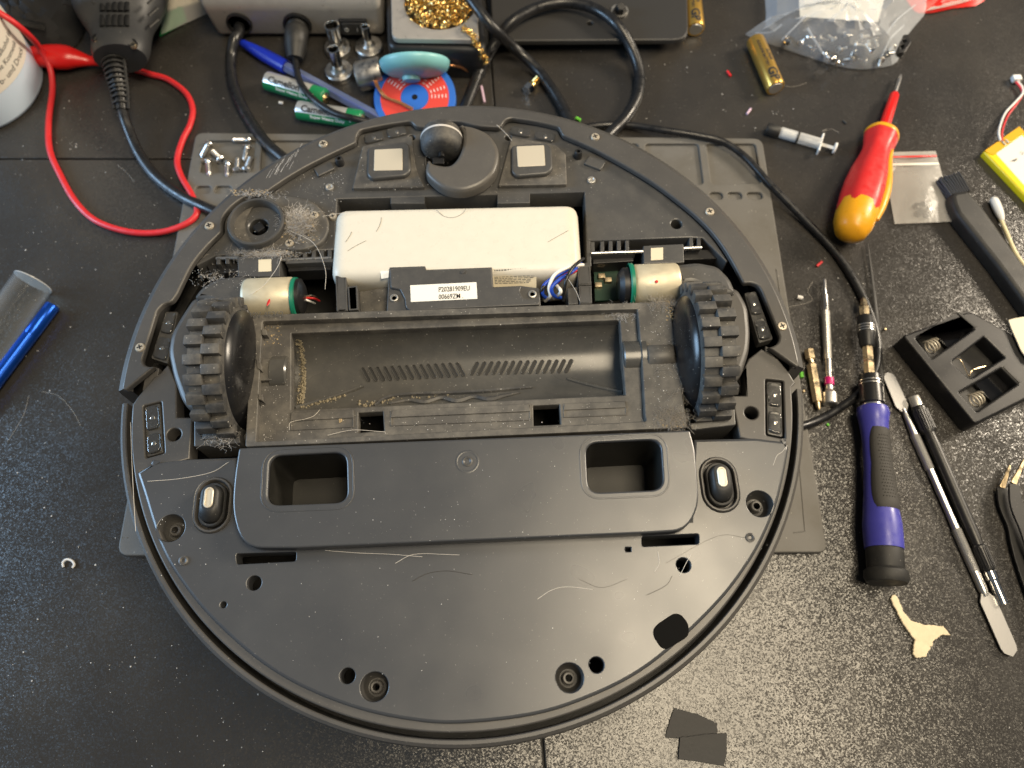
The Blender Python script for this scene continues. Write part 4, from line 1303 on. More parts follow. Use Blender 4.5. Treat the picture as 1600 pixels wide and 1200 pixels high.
for (x, y) in ((152, 62), (208, 70)):
    z0 = handle_top(x, y)
    c = at(x, y, z0 - .002)
    lathe('screw_pocket', [(.0034, .0), (.0034, .0024), (.0026, .0024), (.0026, .0008)], c, (0, 0, 1), 'black_plastic', hand, 18, caps=False)
    screw_head(x, y, z0 - .0005, .0024, hand, 'brass_pale')
# ribbed strain relief, then the cable
sr = [at(176, 90, .028), at(180, 105, .027), at(184, 125, .024), at(188, 145, .020), at(191, 172, .016)]
path = smooth_path(sr, 6)
tube('sleeve_core', sr, [.0066, .0062, .0054, .0046, .0040], 'cable_black', hand, 16, 6)
for i in range(4, len(path) - 1, 2):
    f = i / (len(path) - 1)
    t = (path[i + 1] - path[i - 1]).normalized()
    r_ = .0094 * (1 - f) + .0056 * f
    lathe('sleeve_rib', [(r_ * .62, -.0006), (r_, -.0006), (r_, .0006), (r_ * .62, .0006)], path[i], t, 'black_soft', hand, 18)
for sgn in (-1, 1):
    off = Vector((sgn, 0, .25)).normalized()
    tube('sleeve_rail', [p + off * (.0088 * (1 - i / 4) + .0052 * i / 4) for i, p in enumerate(sr)], .0012, 'black_soft', hand, 6, 4)
tube('cable', [at(190, 165, .016), at(194, 182, .014), at(202, 205, .010), at(215, 235, .006), at(235, 266, .0040), at(260, 290, .0040), at(292, 311, .006), at(325, 326, .0085), (at(370, 345, .0085))], .0038, 'cable_black', hand, 14, 7)

# ---- soldering station
sy = at(450, 60, 0).y
st = thing('soldering_station', (at(460, 60, 0).x, sy + .05, 0), 'grey metal soldering station box with two sockets and a rocker switch at top', 'soldering station')
x0, x1 = at(343, 60, 0).x, at(602, 60, 0).x
prof = [(0, .002), (0, .030), (.010, .046), (.120, .050), (.120, .002)]      # depth, height
def station_x(h): return (x0 - h * .12, x1 + h * .02)
V, Fc = [], []
for d, h in prof:
    a_, b_ = station_x(h)
    V += [(a_, sy + d, h), (b_, sy + d, h)]
n = len(prof)
for i in range(n):
    j = (i + 1) % n
    Fc.append((2 * i, 2 * i + 1, 2 * j + 1, 2 * j))
Fc += [tuple(2 * i for i in range(n)), tuple(2 * i + 1 for i in range(n))]
bm = bmesh.new()
vs_ = [bm.verts.new(v) for v in V]
for f in Fc: bm.faces.new([vs_[i] for i in f])
bmesh.ops.recalc_face_normals(bm, faces=bm.faces)
bmesh.ops.bevel(bm, geom=list(bm.edges), offset=.004, segments=4, profile=.5, affect='EDGES')
bm.verts.index_update()
V = [v.co.copy() for v in bm.verts]; Fc = [tuple(v.index for v in f.verts) for f in bm.faces]; bm.free()
mesh_obj('case', V, Fc, 'station_paint', st, angle=40)
def on_front(px, py):
    """point on the station's front face under a photo point"""
    o = Vector((0, 0, CAM_H)); d = at(px, py, 0) - o
    return o + d * ((sy - o.y) / d.y)
for (x, y, r) in ((374, 36, .0098), (465, 38, .0110)):
    c = on_front(x, y)
    lathe('socket', [(r, -.001), (r, .0016), (r * .86, .0022), (r * .8, .0), (0, -.0)], c, (0, -1, 0), 'black_plastic', st, 32)
c = on_front(553, 40)
sw = rbox('rocker_switch', c + Vector((0, -.0005, 0)), (.022, .004, .0135), 'black_plastic', st, 0, .0006)
rbox('rocker', c + Vector((0, -.0028, 0)), (.017, .003, .010), 'black_soft', sw, 0, .0008, uz=(0, .15, 1))
tube('off_mark', [c + Vector((-.0052 + .0014 * cos(t * .7), -.0045, .0014 * sin(t * .7))) for t in range(10)], .00018, 'ink_white', sw, 5, 2)
tube('on_mark', [c + Vector((.003, -.0045, .0014)), c + Vector((.003, -.0045, 0)), c + Vector((.003, -.0045, -.0014))], .00018, 'ink_white', sw, 5, 2)
c0 = on_front(374, 40)
cable('power_cable', [], .0, '', '') if False else None
pts = [c0 + Vector((0, .002, 0)), c0 + Vector((0, -.006, -.001)), at(366, 62, .012), at(361, 90, .0055), at(363, 125, .0045), at(375, 160, .0045), at(395, 195, .0045), at(415, 222, .0065), at(440, 245, .009), at(490, 285, .009)]
tag(tube('power_cable', pts, .0042, 'cable_black', None, 14, 7), 'thick black cable from the station\'s left socket running under the robot', 'cable')
plug = thing('plug_lead', at(480, 90, 0), 'black moulded plug and thin lead from the station\'s round socket over the green batteries', 'plug')
c1 = on_front(465, 40)
pl = [c1 + Vector((0, .003, 0)), c1 + Vector((0, -.006, -.001)), at(463, 55, .018), at(462, 72, .015), at(461, 92, .012)]
tube('plug_body', pl, [.0092, .0090, .0088, .0085, .0060], 'black_soft', plug, 20, 4)
for k in range(3):
    f = k / 3
    lathe('sleeve_rib', [(.0040, -.0006), (.0062 - .0006 * k, -.0006), (.0062 - .0006 * k, .0006), (.0040, .0006)], at(461 + k * .5, 76 + k * 6, .0155 - k * .0012), (at(462, 95, .011) - at(462, 75, .0155)), 'black_soft', plug, 18)
tube('lead', [at(461, 88, .0125), at(463, 105, .012), at(470, 130, .0155), at(490, 155, .0165), at(520, 175, .0165), at(548, 184, .0165), at(600, 196, .012)], .0024, 'cable_black', plug, 10, 6)

# ---- ball pen
pen = thing('ball_pen', at(480, 130, 0), 'ball pen with blue cap and clear barrel behind the green batteries', 'pen')
A, B = at(376, 66, .0055), at(600, 188, .0045)
d = (B - A).normalized()
cyl_between('cap', A, A + d * .046, [(0, 0), (.0022, .01), (.0030, .06), (.0050, .5), (.0054, 1), (0, 1)], 'pen_blue', pen, 20)
cyl_between('barrel', A + d * .045, B, [(.0042, 0), (.0042, 1)], 'pen_clear', pen, 6, 20)
cyl_between('refill', A + d * .045, B, [(.0012, 0), (.0012, 1)], 'pen_blue', pen, 10)

# ---- AA cells
def aa_cell(left, right, z, label, style, group):
    A, B = at(*left, z), at(*right, z)
    d = (B - A).normalized(); L = .0492; R_ = .0070
    up = UZ.cross(d)      # towards the back of the desk
    root = thing('aa_battery', ((A + B) / 2).to_2d().to_3d(), label, 'battery', group)
    if style == 'green':
        sl = lathe('sleeve', [(.0045, 0), (.0066, .0002), (R_, .0012), (R_, L - .0012), (.0064, L), (.0, L)], A, d, 'aa_silver', root, 36, angle=50)
        # frame_of(d): angle 0 is d x z, 90 degrees is up
        lathe('green_band', [(R_ + .00006, .0004), (R_ + .00006, L * .80)], A, d, 'aa_green', root, 18, a0=-.7, a1=.66, angle=60)
        lathe('green_end', [(R_ + .00008, L * .78), (R_ + .00008, L - .001), (R_ * .92, L + .0001)], A, d, 'aa_green', root, 36, angle=60)
        lathe('terminal', [(.0044, L), (.0042, L + .0004), (.0026, L + .0005), (.0026, L + .0016), (0, L + .0018)], A, d, 'brass_pale', root, 20)
        text_cyl('Camelion', .0068, A + d * .0045, d, up, R_ + .00012, 'ink', root, .00022, t0=-.74, stretch=1.0)
        text_cyl('Super Heavy Duty', .0034, A + d * .0115, d, up, R_ + .00016, 'ink_white', root, .00008, t0=-1.32, stretch=1.05)
        text_cyl('+', .0065, A + d * (L * .82), d, up, R_ + .00016, 'ink_white', root, .0002, t0=-1.15)
    else:
        sl = lathe('sleeve', [(.0045, 0), (.0066, .0002), (R_, .0012), (R_, L - .0012), (.0064, L), (.0, L)], A, d, 'gold_sleeve', root, 36, angle=50)
        lathe('base_cap', [(.0052, -.0001), (.005, -.0004), (0, -.0004)], A, d, 'dull_steel', root, 24)
        lathe('terminal', [(.0040, L), (.0028, L + .0005), (.0026, L + .0016), (0, L + .0018)], A, d, 'brass_pale', root, 20)
        text_cyl('GP', .0100, A + d * .0150, -d, -up, R_ + .0001, 'ink', root, .0004, t0=-.55)
        text_cyl('SUPER', .0040, A + d * .0330, -d, -up, R_ + .0001, 'ink', root, .0001, t0=.12)
        text_cyl('ALKALINE BATTERY', .0030, A + d * .0430, -d, -up, R_ + .0001, 'ink', root, .0001, t0=-.42)
    return root
aa_cell((417, 126), (517, 156), .0072, 'green and silver AA battery, the upper left one of the two', 'green', 'green AA batteries')
aa_cell((466, 172), (570, 188), .0072, 'green and silver AA battery half hidden behind the robot rim', 'green', 'green AA batteries')
aa_cell((1212, 138), (1182, 68), .0072, 'gold AA battery lying below the clear bag of screws', 'gold', 'gold AA batteries')
aa_cell((1087, 46), (1079, -30), .0072, 'gold AA battery at the top edge beside the black panel', 'gold', 'gold AA batteries')

# ---- steel nozzles
def nozzle(base, h, rt, rb, label):
    c = at(*base, 0)
    root = thing('hot_air_nozzle', c, label, 'nozzle', 'hot air nozzles')
    lathe('base_disc', [(0, 0), (rb, 0), (rb + .0003, .001), (rb, .0042), (rb - .0008, .0050), (rt + .002, .0052), (rt + .0008, .0064), (rt, .008)], c, (0, 0, 1), 'steel_brushed', root, 40)
    lathe('spout', [(rt, .0078), (rt, h), (rt - .0007, h + .0002), (rt - .0009, h - .0004), (rt - .0009, .010), (0, .010)], c, (0, 0, 1), 'chrome', root, 32)
nozzle((531, 116), .0250, .0044, .0108, 'steel hot air nozzle standing nearest the robot')
nozzle((529, 80), .0250, .0056, .0105, 'widest steel hot air nozzle, standing in front of the rocker switch')
nozzle((578, 78), .0230, .0033, .0108, 'narrowest steel hot air nozzle, standing right of the other two')

# ---- small metal cylinder with braid
mc = thing('metal_capsule', at(578, 140, 0), 'small steel cylinder tipped over beside the nozzles', 'metal part')
A = at(560, 120, .011); B = at(590, 128, .013)
cyl_between('capsule_body', A, A + Vector((.019, .002, .004)), [(0, 0), (.0100, 0), (.0108, .05), (.0108, .9), (.0100, 1), (.0092, .97), (0, .97)], 'steel_brushed', mc, 36)

# ---- braid spool with red label
sp = thing('braid_spool', at(650, 150, 0), 'blue desoldering braid spool with red label behind the robot rim', 'spool')
c = at(648, 152, .012)
nrm = Vector((0, -.25, 1)).normalized()
lathe('spool_disc', [(0, -.008), (.030, -.008), (.0305, -.0075), (.0305, -.0006), (.0300, 0), (.0, 0)], c, nrm, 'spool_blue', sp, 52)
lathe('red_label', [(.0105, .0002), (.0255, .0002)], c, nrm, 'spool_red', sp, 48, angle=60, caps=False)
lathe('spool_hub', [(.0100, .0003), (.0095, .0002), (.0090, -.0005), (0, -.0005)], c, nrm, 'spool_blue', sp, 32)
lathe('hub_hole', [(.0022, .0004), (0, .0004)], c, nrm, 'gap_black', sp, 16)
ta, tb, tu = frame_of(nrm)
for k, (a_, s) in enumerate(((.6, .0016), (.9, .0012), (1.2, .0014), (2.1, .0012), (2.4, .0014), (2.8, .0012), (3.1, .0014))):
    # rows of small white print on the label
    p = c + nrm * .0004
    for j in range(5):
        q = p + (tb * cos(a_) + tu * sin(a_)) * (.0125 + j * .0026)
        tt = (tb * -sin(a_) + tu * cos(a_))
        mesh_obj('print_line', [q - tt * s, q + tt * s, q + tt * s + (tb * cos(a_) + tu * sin(a_)) * .0006, q - tt * s + (tb * cos(a_) + tu * sin(a_)) * .0006], [(0, 1, 2, 3)], 'ink_white', sp, False)
for dx in (0, .0009, .0018):
    tube('braid', [at(582, 122, .012) + Vector((dx, 0, .004)), at(590, 138, .016) + Vector((dx, 0, 0)), at(602, 152, .0145) + Vector((dx, 0, 0)), at(625, 162, .0132) + Vector((0, dx, 0)), at(645, 172, .0120) + Vector((0, dx, 0))], .0006, 'copper', sp, 6, 5)
# ---- turquoise case with copper wire
tc = thing('turquoise_case', at(648, 110, 0), 'pale turquoise plastic case tipped on its side with copper wire', 'plastic case')
ax = Vector((0.03, -.84, -.52)).normalized()
c = at(648, 100, .026)
lathe('case_shell', [(0, .0095), (.010, .0090), (.0195, .0072), (.0240, .0042), (.0256, .0006), (.0258, -.0014), (.0250, -.0024), (0, -.003)], c, ax, 'teal', tc, 44, angle=50)
lathe('case_knob', [(.0060, .0088), (.0068, .0092), (.0066, .0118), (.0040, .0126), (0, .0126)], c + Vector((-.003, 0, 0)), ax, 'teal', tc, 28)
tube('copper_wire', [at(694, 101, .014), at(705, 102, .016), at(720, 105, .012), at(732, 112, .006)], .0009, 'copper', tc, 8, 5)

# ---- brass wool stand
ws = thing('tip_cleaner', at(680, 40, 0), 'black tip cleaner stand with grey plate full of brass wool', 'tip cleaner')
zt2 = .034
base = rrp([(606, -40), (752, -40), (762, 70), (612, 62)], zt2 - .006, .006)
base = rr(pp([(602, -60), (748, -60), (760, 86), (606, 80)], zt2 - .010), .008)
plate('stand', base, zt2 - .006, zt2 - .0065, 'black_plastic', ws, bev=.004)
top = rr(pp([(610, -60), (744, -60), (748, 62), (612, 60)], zt2), .006)
hole = wc(688, 4, zt2, .0270, 44)
plate('plate', top, zt2, .004, 'station_paint', ws, [hole], .0008)
lathe('bowl', [(.0270, -.0005), (.026, -.018), (0, -.020)], at(688, 4, zt2), (0, 0, 1), 'chrome', ws, 40, caps=False)
V, Fc = [], []
wc_ = at(688, 4, zt2)
def curl(p, L, turns, r, w):
    d = Vector((random.gauss(0, 1), random.gauss(0, 1), random.gauss(0, .5))).normalized()
    a, s, u = frame_of(d)
    ph = random.random() * 6
    n = int(turns * 7)
    pts = [p + a * (L * i / n - L / 2) + (s * cos(ph + 2 * pi * turns * i / n) + u * sin(ph + 2 * pi * turns * i / n)) * r for i in range(n + 1)]
    return tube_geo(pts, w, 4, .35, False)
for k in range(420):
    a_ = random.random() * 2 * pi; q = math.sqrt(random.random()) * .0250
    zz = .004 * (1 - (q / .026) ** 2) + random.uniform(-.010, .003)
    v, f = curl(wc_ + Vector((q * cos(a_), q * sin(a_), zz)), random.uniform(.005, .011), random.uniform(1.5, 3), random.uniform(.0008, .0018), .00045)
    b0 = len(V); V += v; Fc += [tuple(b0 + i for i in ff) for ff in f]
o = mesh_obj('brass_wool', V, Fc, 'brass', ws); o['kind'] = 'stuff'
V, Fc = [], []
trail = smooth_path([at(722, 44, zt2 + .002), at(738, 54, zt2 + .002), at(746, 72, zt2 - .004), at(754, 86, .022), at(760, 97, .014)], 8)
for p in trail:
    for k in range(3):
        v, f = curl(p + Vector((random.gauss(0, .0008), random.gauss(0, .0008), random.gauss(0, .0005))), .004, 2, .0008, .0004)
        b0 = len(V); V += v; Fc += [tuple(b0 + i for i in ff) for ff in f]
o = mesh_obj('brass_wool_strand', V, Fc, 'brass', ws); o['kind'] = 'stuff'

# ---- black flat panel at the top
pn = thing('flat_tray', at(920, 20, 0), 'flat black plastic panel with rounded corner and a foot bolt at the top', 'panel')
zq = .014
plate('sheet', rr(pp([(762, -80), (1072, -80), (1076, 62), (770, 64)], zq), [.002, .002, .012, .004]), zq, .004, 'panel_grey', pn, [wc(922, 36, zq, .0020, 16)], .0012, cap=True)
for (x, y) in ((800, 40), (1050, 40)):
    lathe('foot', [(.006, 0), (.006, .0102)], at(x, y, 0), (0, 0, 1), 'black_soft', pn, 20)
lathe('bolt', [(.0058, 0), (.0058, .003), (.0040, .0034), (.0038, .0085), (.003, .0095), (0, .0095)], at(968, 20, zq), (0, -.35, 1), 'black_plastic', pn, 6)
lathe('washer', [(.0068, .0), (.0068, .0012), (0, .0012)], at(968, 18, zq), (0, 0, 1), 'dull_steel', pn, 24)

# ---- big black cables
cable('thick_cable', [(706, 215, .012), (722, 180, .006), (738, 140, .005), (752, 105, .006), (772, 70, .010), (800, 34, .021), (840, 12, .021), (885, 4, .021), (930, 14, .021), (965, 40, .021), (988, 78, .012), (999, 115, .006), (996, 150, .005), (978, 183, .005), (955, 207, .006), (920, 240, .012)], .0042, 'cable_black', 'thick black cable looping in an arch over the black panel')
cable('thick_cable', [(700, -60, .045), (722, -20, .044), (745, 12, .042), (772, 45, .034), (805, 76, .014), (838, 107, .006), (862, 138, .0055), (880, 168, .0055), (892, 195, .008), (905, 225, .012)], .0040, 'cable_black', 'black cable running down from the tip cleaner behind the robot')
cable('thin_cable', [(890, 205, .006), (935, 196, .003), (985, 196, .0035), (1040, 204, .0065), (1090, 212, .007), (1130, 222, .0068), (1165, 246, .0066), (1205, 290, .0062), (1250, 336, .004), (1300, 388, .003), (1332, 434, .003), (1356, 482, .003), (1370, 530, .003), (1368, 575, .003), (1345, 612, .003), (1308, 640, .003), (1275, 658, .004), (1240, 670, .008)], .0026, 'cable_black', 'thin black cable crossing the mat corner and curling past the drivers')
# ---- bag of screws, top right
def sheet_surface(name, corner_px, zfun, nu, nv, mat, parent, jit=0):
    V, Fc = [], []
    a, b_, c_, d_ = corner_px
    for j in range(nv + 1):
        for i in range(nu + 1):
            u, v = i / nu, j / nv
            x = (a[0] * (1 - u) + b_[0] * u) * (1 - v) + (d_[0] * (1 - u) + c_[0] * u) * v
            y = (a[1] * (1 - u) + b_[1] * u) * (1 - v) + (d_[1] * (1 - u) + c_[1] * u) * v
            V.append(at(x, y, zfun(u, v)))
    for j in range(nv):
        for i in range(nu):
            k = j * (nu + 1) + i
            Fc.append((k, k + 1, k + nu + 2, k + nu + 1))
    return mesh_obj(name, V, Fc, mat, parent, angle=25)
bag = thing('screw_bag', at(1300, 40, 0), 'crumpled clear plastic bag holding loose screws at top right', 'bag')
outline_b = [(1166, 52), (1196, 42), (1203, -30), (1300, -60), (1450, -60), (1452, 8), (1418, 55), (1402, 96), (1374, 106), (1335, 108), (1290, 98), (1240, 82), (1205, 70), (1172, 58)]
def in_fill(name, outl, top, mat, parent, rings=8, seed=3):
    """pillow-shaped film over an outline"""
    rnd = random.Random(seed)
    base = [v.to_2d() for v in smooth_path([Vector((*p, 0)) for p in pp(outl, .001)], 3, True)]
    cen = sum(base, Vector((0, 0))) / len(base)
    n = len(base); V, Fc = [], []
    for r in range(rings + 1):
        f = .9 * r / rings
        for j, p in enumerate(base):
            q = p * (1 - f) + cen * f
            wob = (sin(j * 1.7 + r * 1.3) + sin(j * .9 - r * 2.1)) * .0012 + rnd.gauss(0, .0006)
            V.append((q.x, q.y, .0012 + top * (1 - (1 - f) ** 2.2) ** .8 + (wob if r else 0)))
    for r in range(rings):
        for j in range(n):
            k = (j + 1) % n
            Fc.append((r * n + j, r * n + k, (r + 1) * n + k, (r + 1) * n + j))
    Fc.append(tuple(rings * n + j for j in range(n)))
    return mesh_obj(name, V, Fc, mat, parent, angle=22)
in_fill('film', outline_b, .026, 'film_clear', bag)
sheet_surface('paper_slip', [(1246, -40), (1392, -40), (1372, 34), (1250, 26)], lambda u, v: .0035 + .001 * sin(u * 5), 6, 4, 'label_white', bag)
for fold in ([(1222, 62, .012), (1240, 44, .018), (1260, 24, .022)], [(1386, 52, .014), (1402, 30, .018), (1430, 8, .012)], [(1290, 90, .008), (1275, 66, .018), (1262, 44, .022)], [(1376, 92, .008), (1392, 60, .014), (1412, 40, .010)], [(1180, 52, .004), (1205, 50, .008), (1222, 38, .013)]):
    tube('film_fold', [at(*p) for p in fold], .0007, 'film_clear', bag, 6, 5)
rs_ = random.Random(5)
spots = [(1302, 62), (1312, 78), (1338, 70), (1362, 80), (1330, 92), (1352, 96), (1376, 94), (1290, 84), (1270, 76), (1250, 68), (1320, 56), (1346, 58), (1368, 64), (1386, 84), (1300, 92), (1282, 60), (1262, 58), (1334, 82), (1394, 74), (1310, 98), (1230, 66), (1356, 72)]
for x, y in spots:
    a_ = rs_.random() * 6.28
    p = (x, y); q = (x + 13 * cos(a_), y + 10 * sin(a_))
    tap_screw(p, q, .004 + rs_.random() * .007, 'loose steel screw inside the crumpled clear plastic bag', 'screws inside the clear bag', 'bagged_screw', .0012, .0030, 'chrome' if rs_.random() < .5 else 'dull_steel')

# ---- red packet and black clip behind the bag
rp = thing('red_packet', at(1490, 5, 0), 'red foil packet sticking in at the top edge right of the bag', 'packet')
in_fill('wrapper', [(1420, -30), (1556, -60), (1537, 2), (1490, 13), (1446, 21), (1424, 12)], .006, 'packet_red', rp, 4, 8)
for k in range(3):
    tube('wrapper_seam', [at(1448 + k * 3, 16 - k * 2, .004), at(1490, 7 - k * 2, .0055), at(1530, -4 - k * 2, .004)], .0003, 'foil_white', rp, 5, 4)
bk = thing('black_clip', at(1412, 70, 0), 'small black plastic clip peeping out from under the screw bag', 'clip')
plate('clip_frame', rrp([(1402, 58), (1418, 54), (1424, 66), (1414, 82), (1402, 84)], .006, .002), .007, .006, 'black_plastic', bk, [rrp([(1407, 64), (1414, 62), (1417, 66), (1410, 69)], .006, .0005), rrp([(1405, 72), (1412, 70), (1412, 76), (1406, 79)], .006, .0005)], .0006, cap=True)

# ---- syringe
sy_ = thing('syringe', at(1250, 212, 0), 'small clear plastic syringe with black cap lying above the mat corner', 'syringe')
A, B = at(1206, 203, .0042), at(1306, 232, .0042)
d = (B - A).normalized(); L = (B - A).length
cyl_between('tip_cap', A - d * .004, A + d * .006, [(0, 0), (.0040, 0), (.0044, .1), (.0044, .9), (.0038, 1), (0, 1)], 'black_soft', sy_, 20)
cyl_between('barrel', A + d * .005, A + d * L * .76, [(.0030, 0), (.0040, .06), (.0040, 1), (.0033, 1)], 'syringe_clear', sy_, 24)
cyl_between('paste', A + d * .007, A + d * .018, [(0, 0), (.0031, .05), (.0031, 1), (0, 1)], 'label_white', sy_, 18)
cyl_between('seal_ring', A + d * .0185, A + d * .0200, [(0, 0), (.0042, 0), (.0042, 1), (0, 1)], 'ink', sy_, 20)
cyl_between('plunger_rod', A + d * .020, A + d * L * .98, [(.0015, 0), (.0015, 1)], 'cotton', sy_, 4)
nn = UZ.cross(d)
rbox('finger_flange', A + d * L * .76, (.0012, .017, .0055), 'cotton', sy_, math.atan2(d.y, d.x), .0005)
cyl_between('plunger_disc', A + d * L * .97, A + d * L, [(0, 0), (.0040, 0), (.0042, .3), (.0040, 1), (0, 1)], 'cotton', sy_, 20)

# ---- red and yellow insulated screwdriver
rd = thing('insulated_screwdriver', at(1360, 260, 0), 'red and yellow insulated screwdriver lying by the small zip bag', 'screwdriver')
A = at(1326, 372, .015); Bt = at(1408, 116, .0045)
d = (Bt - A).normalized(); Lr = (Bt - A).length
def rad_prof(seq): return seq
cyl_between('end_cap', A, A + d * .040, [(0, 0), (.0054, .02), (.0102, .12), (.0129, .32), (.0136, .55), (.0134, .7), (.0116, .72), (.0116, 1)], 'driver_yellow', rd, 32, 60)
# hexagonal red grip, slightly waisted at the neck
def hexish(name, secs, mat, par, n=24, lobes=6, amp=.05, flat=.95):
    V, Fc = [], []
    a, s, u = frame_of(d)
    for f, r, z in secs:
        cpt = A + d * f * Lr
        for j in range(n):
            t = 2 * pi * j / n
            rr_ = r * (1 + amp * cos(lobes * t + .3))
            V.append(cpt + s * rr_ * cos(t) + u * rr_ * flat * sin(t) + Vector((0, 0, z)))
    for i in range(len(secs) - 1):
        for j in range(n):
            k = (j + 1) % n
            Fc.append((i * n + j, i * n + k, (i + 1) * n + k, (i + 1) * n + j))
    Fc.append(tuple(range(n))); Fc.append(tuple((len(secs) - 1) * n + j for j in range(n)))
    return mesh_obj(name, V, Fc, mat, par, angle=40)
hexish('grip', [(.10, 0.0120, 0), (.13, 0.0135, 0), (.20, 0.0142, 0), (.28, 0.0141, 0), (.36, 0.0129, 0), (.44, 0.0105, 0), (.485, 0.0096, 0), (.52, 0.0100, 0), (.55, 0.0110, 0), (.585, 0.0117, 0), (.60, 0.0114, 0), (.605, 0.0053, 0)], 'driver_red', rd, 48, 6, .035)
hexish('guard_rim', [(.585, 0.0119, 0), (.597, 0.0122, 0), (.606, 0.0116, 0), (.606, 0.0053, 0)], 'driver_yellow', rd, 36, 6, .01)
# yellow side strip
a_, s_, u_ = frame_of(d)
side_pts = [A + d * Lr * f + s_ * r * .96 + u_ * r * .25 for f, r in ((.12, .0132), (.2, .0140), (.3, .0137), (.38, .0122), (.46, .0101), (.52, .0098))]
tube('side_strip', side_pts, [.0020, .0034, .0036, .0030, .0022, .0012], 'driver_yellow', rd, 10, 5, .8)
cyl_between('insulated_shank', A + d * Lr * .60, A + d * Lr * .87, [(.0040, 0), (.0038, .5), (.0034, .95), (.0022, 1)], 'red_boot', rd, 20, 50)
cyl_between('blade', A + d * Lr * .86, A + d * Lr, [(.0013, 0), (.0013, .8), (.0004, 1)], 'steel', rd, 12)

# ---- small zip bag with black parts
zb = thing('zip_bag', at(1440, 300, 0), 'small clear zip bag with red stripe and a few black parts inside', 'bag')
sheet_surface('film', [(1378, 238), (1462, 236), (1492, 346), (1398, 350)], lambda u, v: .0030 + .0035 * sin(pi * u) * sin(pi * min(1, v * .9 + .05)) + .0005 * sin(u * 9 + v * 4), 14, 14, 'film_bag', zb)
sheet_surface('film', [(1378, 238), (1462, 236), (1492, 346), (1398, 350)], lambda u, v: .0008, 4, 4, 'film_bag', zb)
for (y0, mt, r) in ((244.5, 'red_boot', .0008), (256.5, 'label_white', .0010)):
    f = (y0 - 237) / 112
    tube('zip_stripe', [at(1378 + 20 * f + 1, y0 + 1, .0035), at(1425, y0, .0062), at(1462 + 30 * f - 1, y0 - 1, .0035)], r, mt, zb, 6, 4, .5)
rs_ = random.Random(9)
for k, (x, y) in enumerate(((1432, 322), (1444, 318), (1440, 330), (1452, 328), (1434, 334), (1448, 336))):
    c = at(x, y, .0022)
    o = lathe('small_black_part', [(0, -.001), (.0024, -.0008), (.0026, .0006), (.0014, .0014), (0, .0014)], c, (rs_.gauss(0, .6), rs_.gauss(0, .6), 1), 'lens_black', None, 10)
    tag(o, 'small glossy black part inside the zip bag', 'small part', 'black parts in the zip bag')
sk = mesh_obj('paper_tag', [at(1340, 268, .001), at(1348, 244, .001), at(1400, 262, .0012), at(1384, 284, .0012)], [(0, 1, 2, 3)], 'label_white', None, False)
tag(sk, 'white paper sticker peeping out from under the red screwdriver grip', 'sticker')
sk.data.materials[0] = M['label_white']

# ---- black flat brush
br = thing('cleaning_brush', at(1540, 370, 0), 'black flat handled cleaning brush with stiff bristles at right', 'brush')
ferr = rr(pp([(1485, 302), (1511, 297), (1538, 328), (1590, 402), (1690, 530), (1662, 560), (1556, 414), (1493, 334), (1485, 314)], .010), .003)
plate('handle', ferr, .0115, .0105, 'black_soft', br, bev=.0035, cap=True, angle=60)
A0, A1 = at(1463, 282, .006), at(1498, 272, .006)
B0, B1 = at(1486, 312, .007), at(1514, 300, .007)
for k in range(9):
    for m_ in range(3):
        f = (k + .5) / 9
        p = A0 * (1 - f) + A1 * f + Vector((0, 0, (m_ - 1) * .0022)); q = B0 * (1 - f) + B1 * f + Vector((0, 0, (m_ - 1) * .0018))
        tube('bristle_tuft', [p + Vector((random.gauss(0, .0003), random.gauss(0, .0005), 0)), (p + q) / 2, q], .0009, 'black_plastic', br, 6, 2)

# ---- cotton swab
cs = thing('cotton_swab', at(1575, 360, 0), 'cotton swab with white tip lying beside the black brush', 'cotton swab')
tube('stick', [at(1560, 335, .0022), at(1572, 362, .0022), at(1586, 394, .0022), at(1604, 420, .0022)], .0014, 'swab_stick', cs, 10, 6)
tube('cotton_tip', [at(1551, 309, .0030), at(1553, 313, .0030), at(1557, 322, .0030), at(1562, 334, .0028), at(1566, 345, .0024)], [.0012, .0028, .0031, .0028, .0015], 'cotton', cs, 14, 4)

# ---- lithium pouch cell
lp = thing('lithium_cell', at(1580, 240, 0), 'yellow edged lithium pouch cell with red and white leads at right edge', 'battery')
q = [(1537, 236), (1592, 197), (1690, 290), (1640, 345)]
z5 = .0055
cellp = plate('pouch', rrp(q, z5, .0015), z5, .0052, 'foil_yellow', lp, bev=.0016, cap=True)
qi = [(1556, 240), (1596, 211), (1680, 292), (1636, 330)]
plate('foil_face', rrp(qi, z5, .0008), z5 + .0002, .0006, 'foil_white', lp, bev=.0001)
plate('tape_flap', pp([(1538, 236), (1592, 198), (1602, 208), (1552, 243)], z5), z5 + .0006, .001, 'kapton', lp, bev=.0003)
for k in range(2):
    p = at(1566 + k * 5, 221 - k * 3, z5 + .001); tube('lead_tab', [p, p + Vector((.001, -.0015, 0)), p + Vector((.002, -.003, 0))], .0007, 'brass_pale', lp, 6, 2)
tube('red_lead', [at(1566, 220, .0068), at(1566, 205, .0062), at(1574, 182, .003), at(1588, 163, .0022), at(1597, 148, .0022), at(1595, 138, .0025), at(1587, 128, .003)], .0008, 'red_cable', lp, 8, 6)
tube('white_lead', [at(1563, 220, .0068), at(1561, 204, .0066), at(1570, 178, .0032), at(1586, 160, .0024), at(1598, 146, .0030), at(1597, 136, .003), at(1590, 127, .003)], .0008, 'white_wire', lp, 8, 6)
rbox('connector', at(1588, 123, .0028), (.0062, .0048, .0040), 'cotton', lp, .05, .0005)
text_flat('15', .0034, at(1592, 238, z5 + .0005), (.7, -.7, 0), UZ, 'ink_soft', lp)
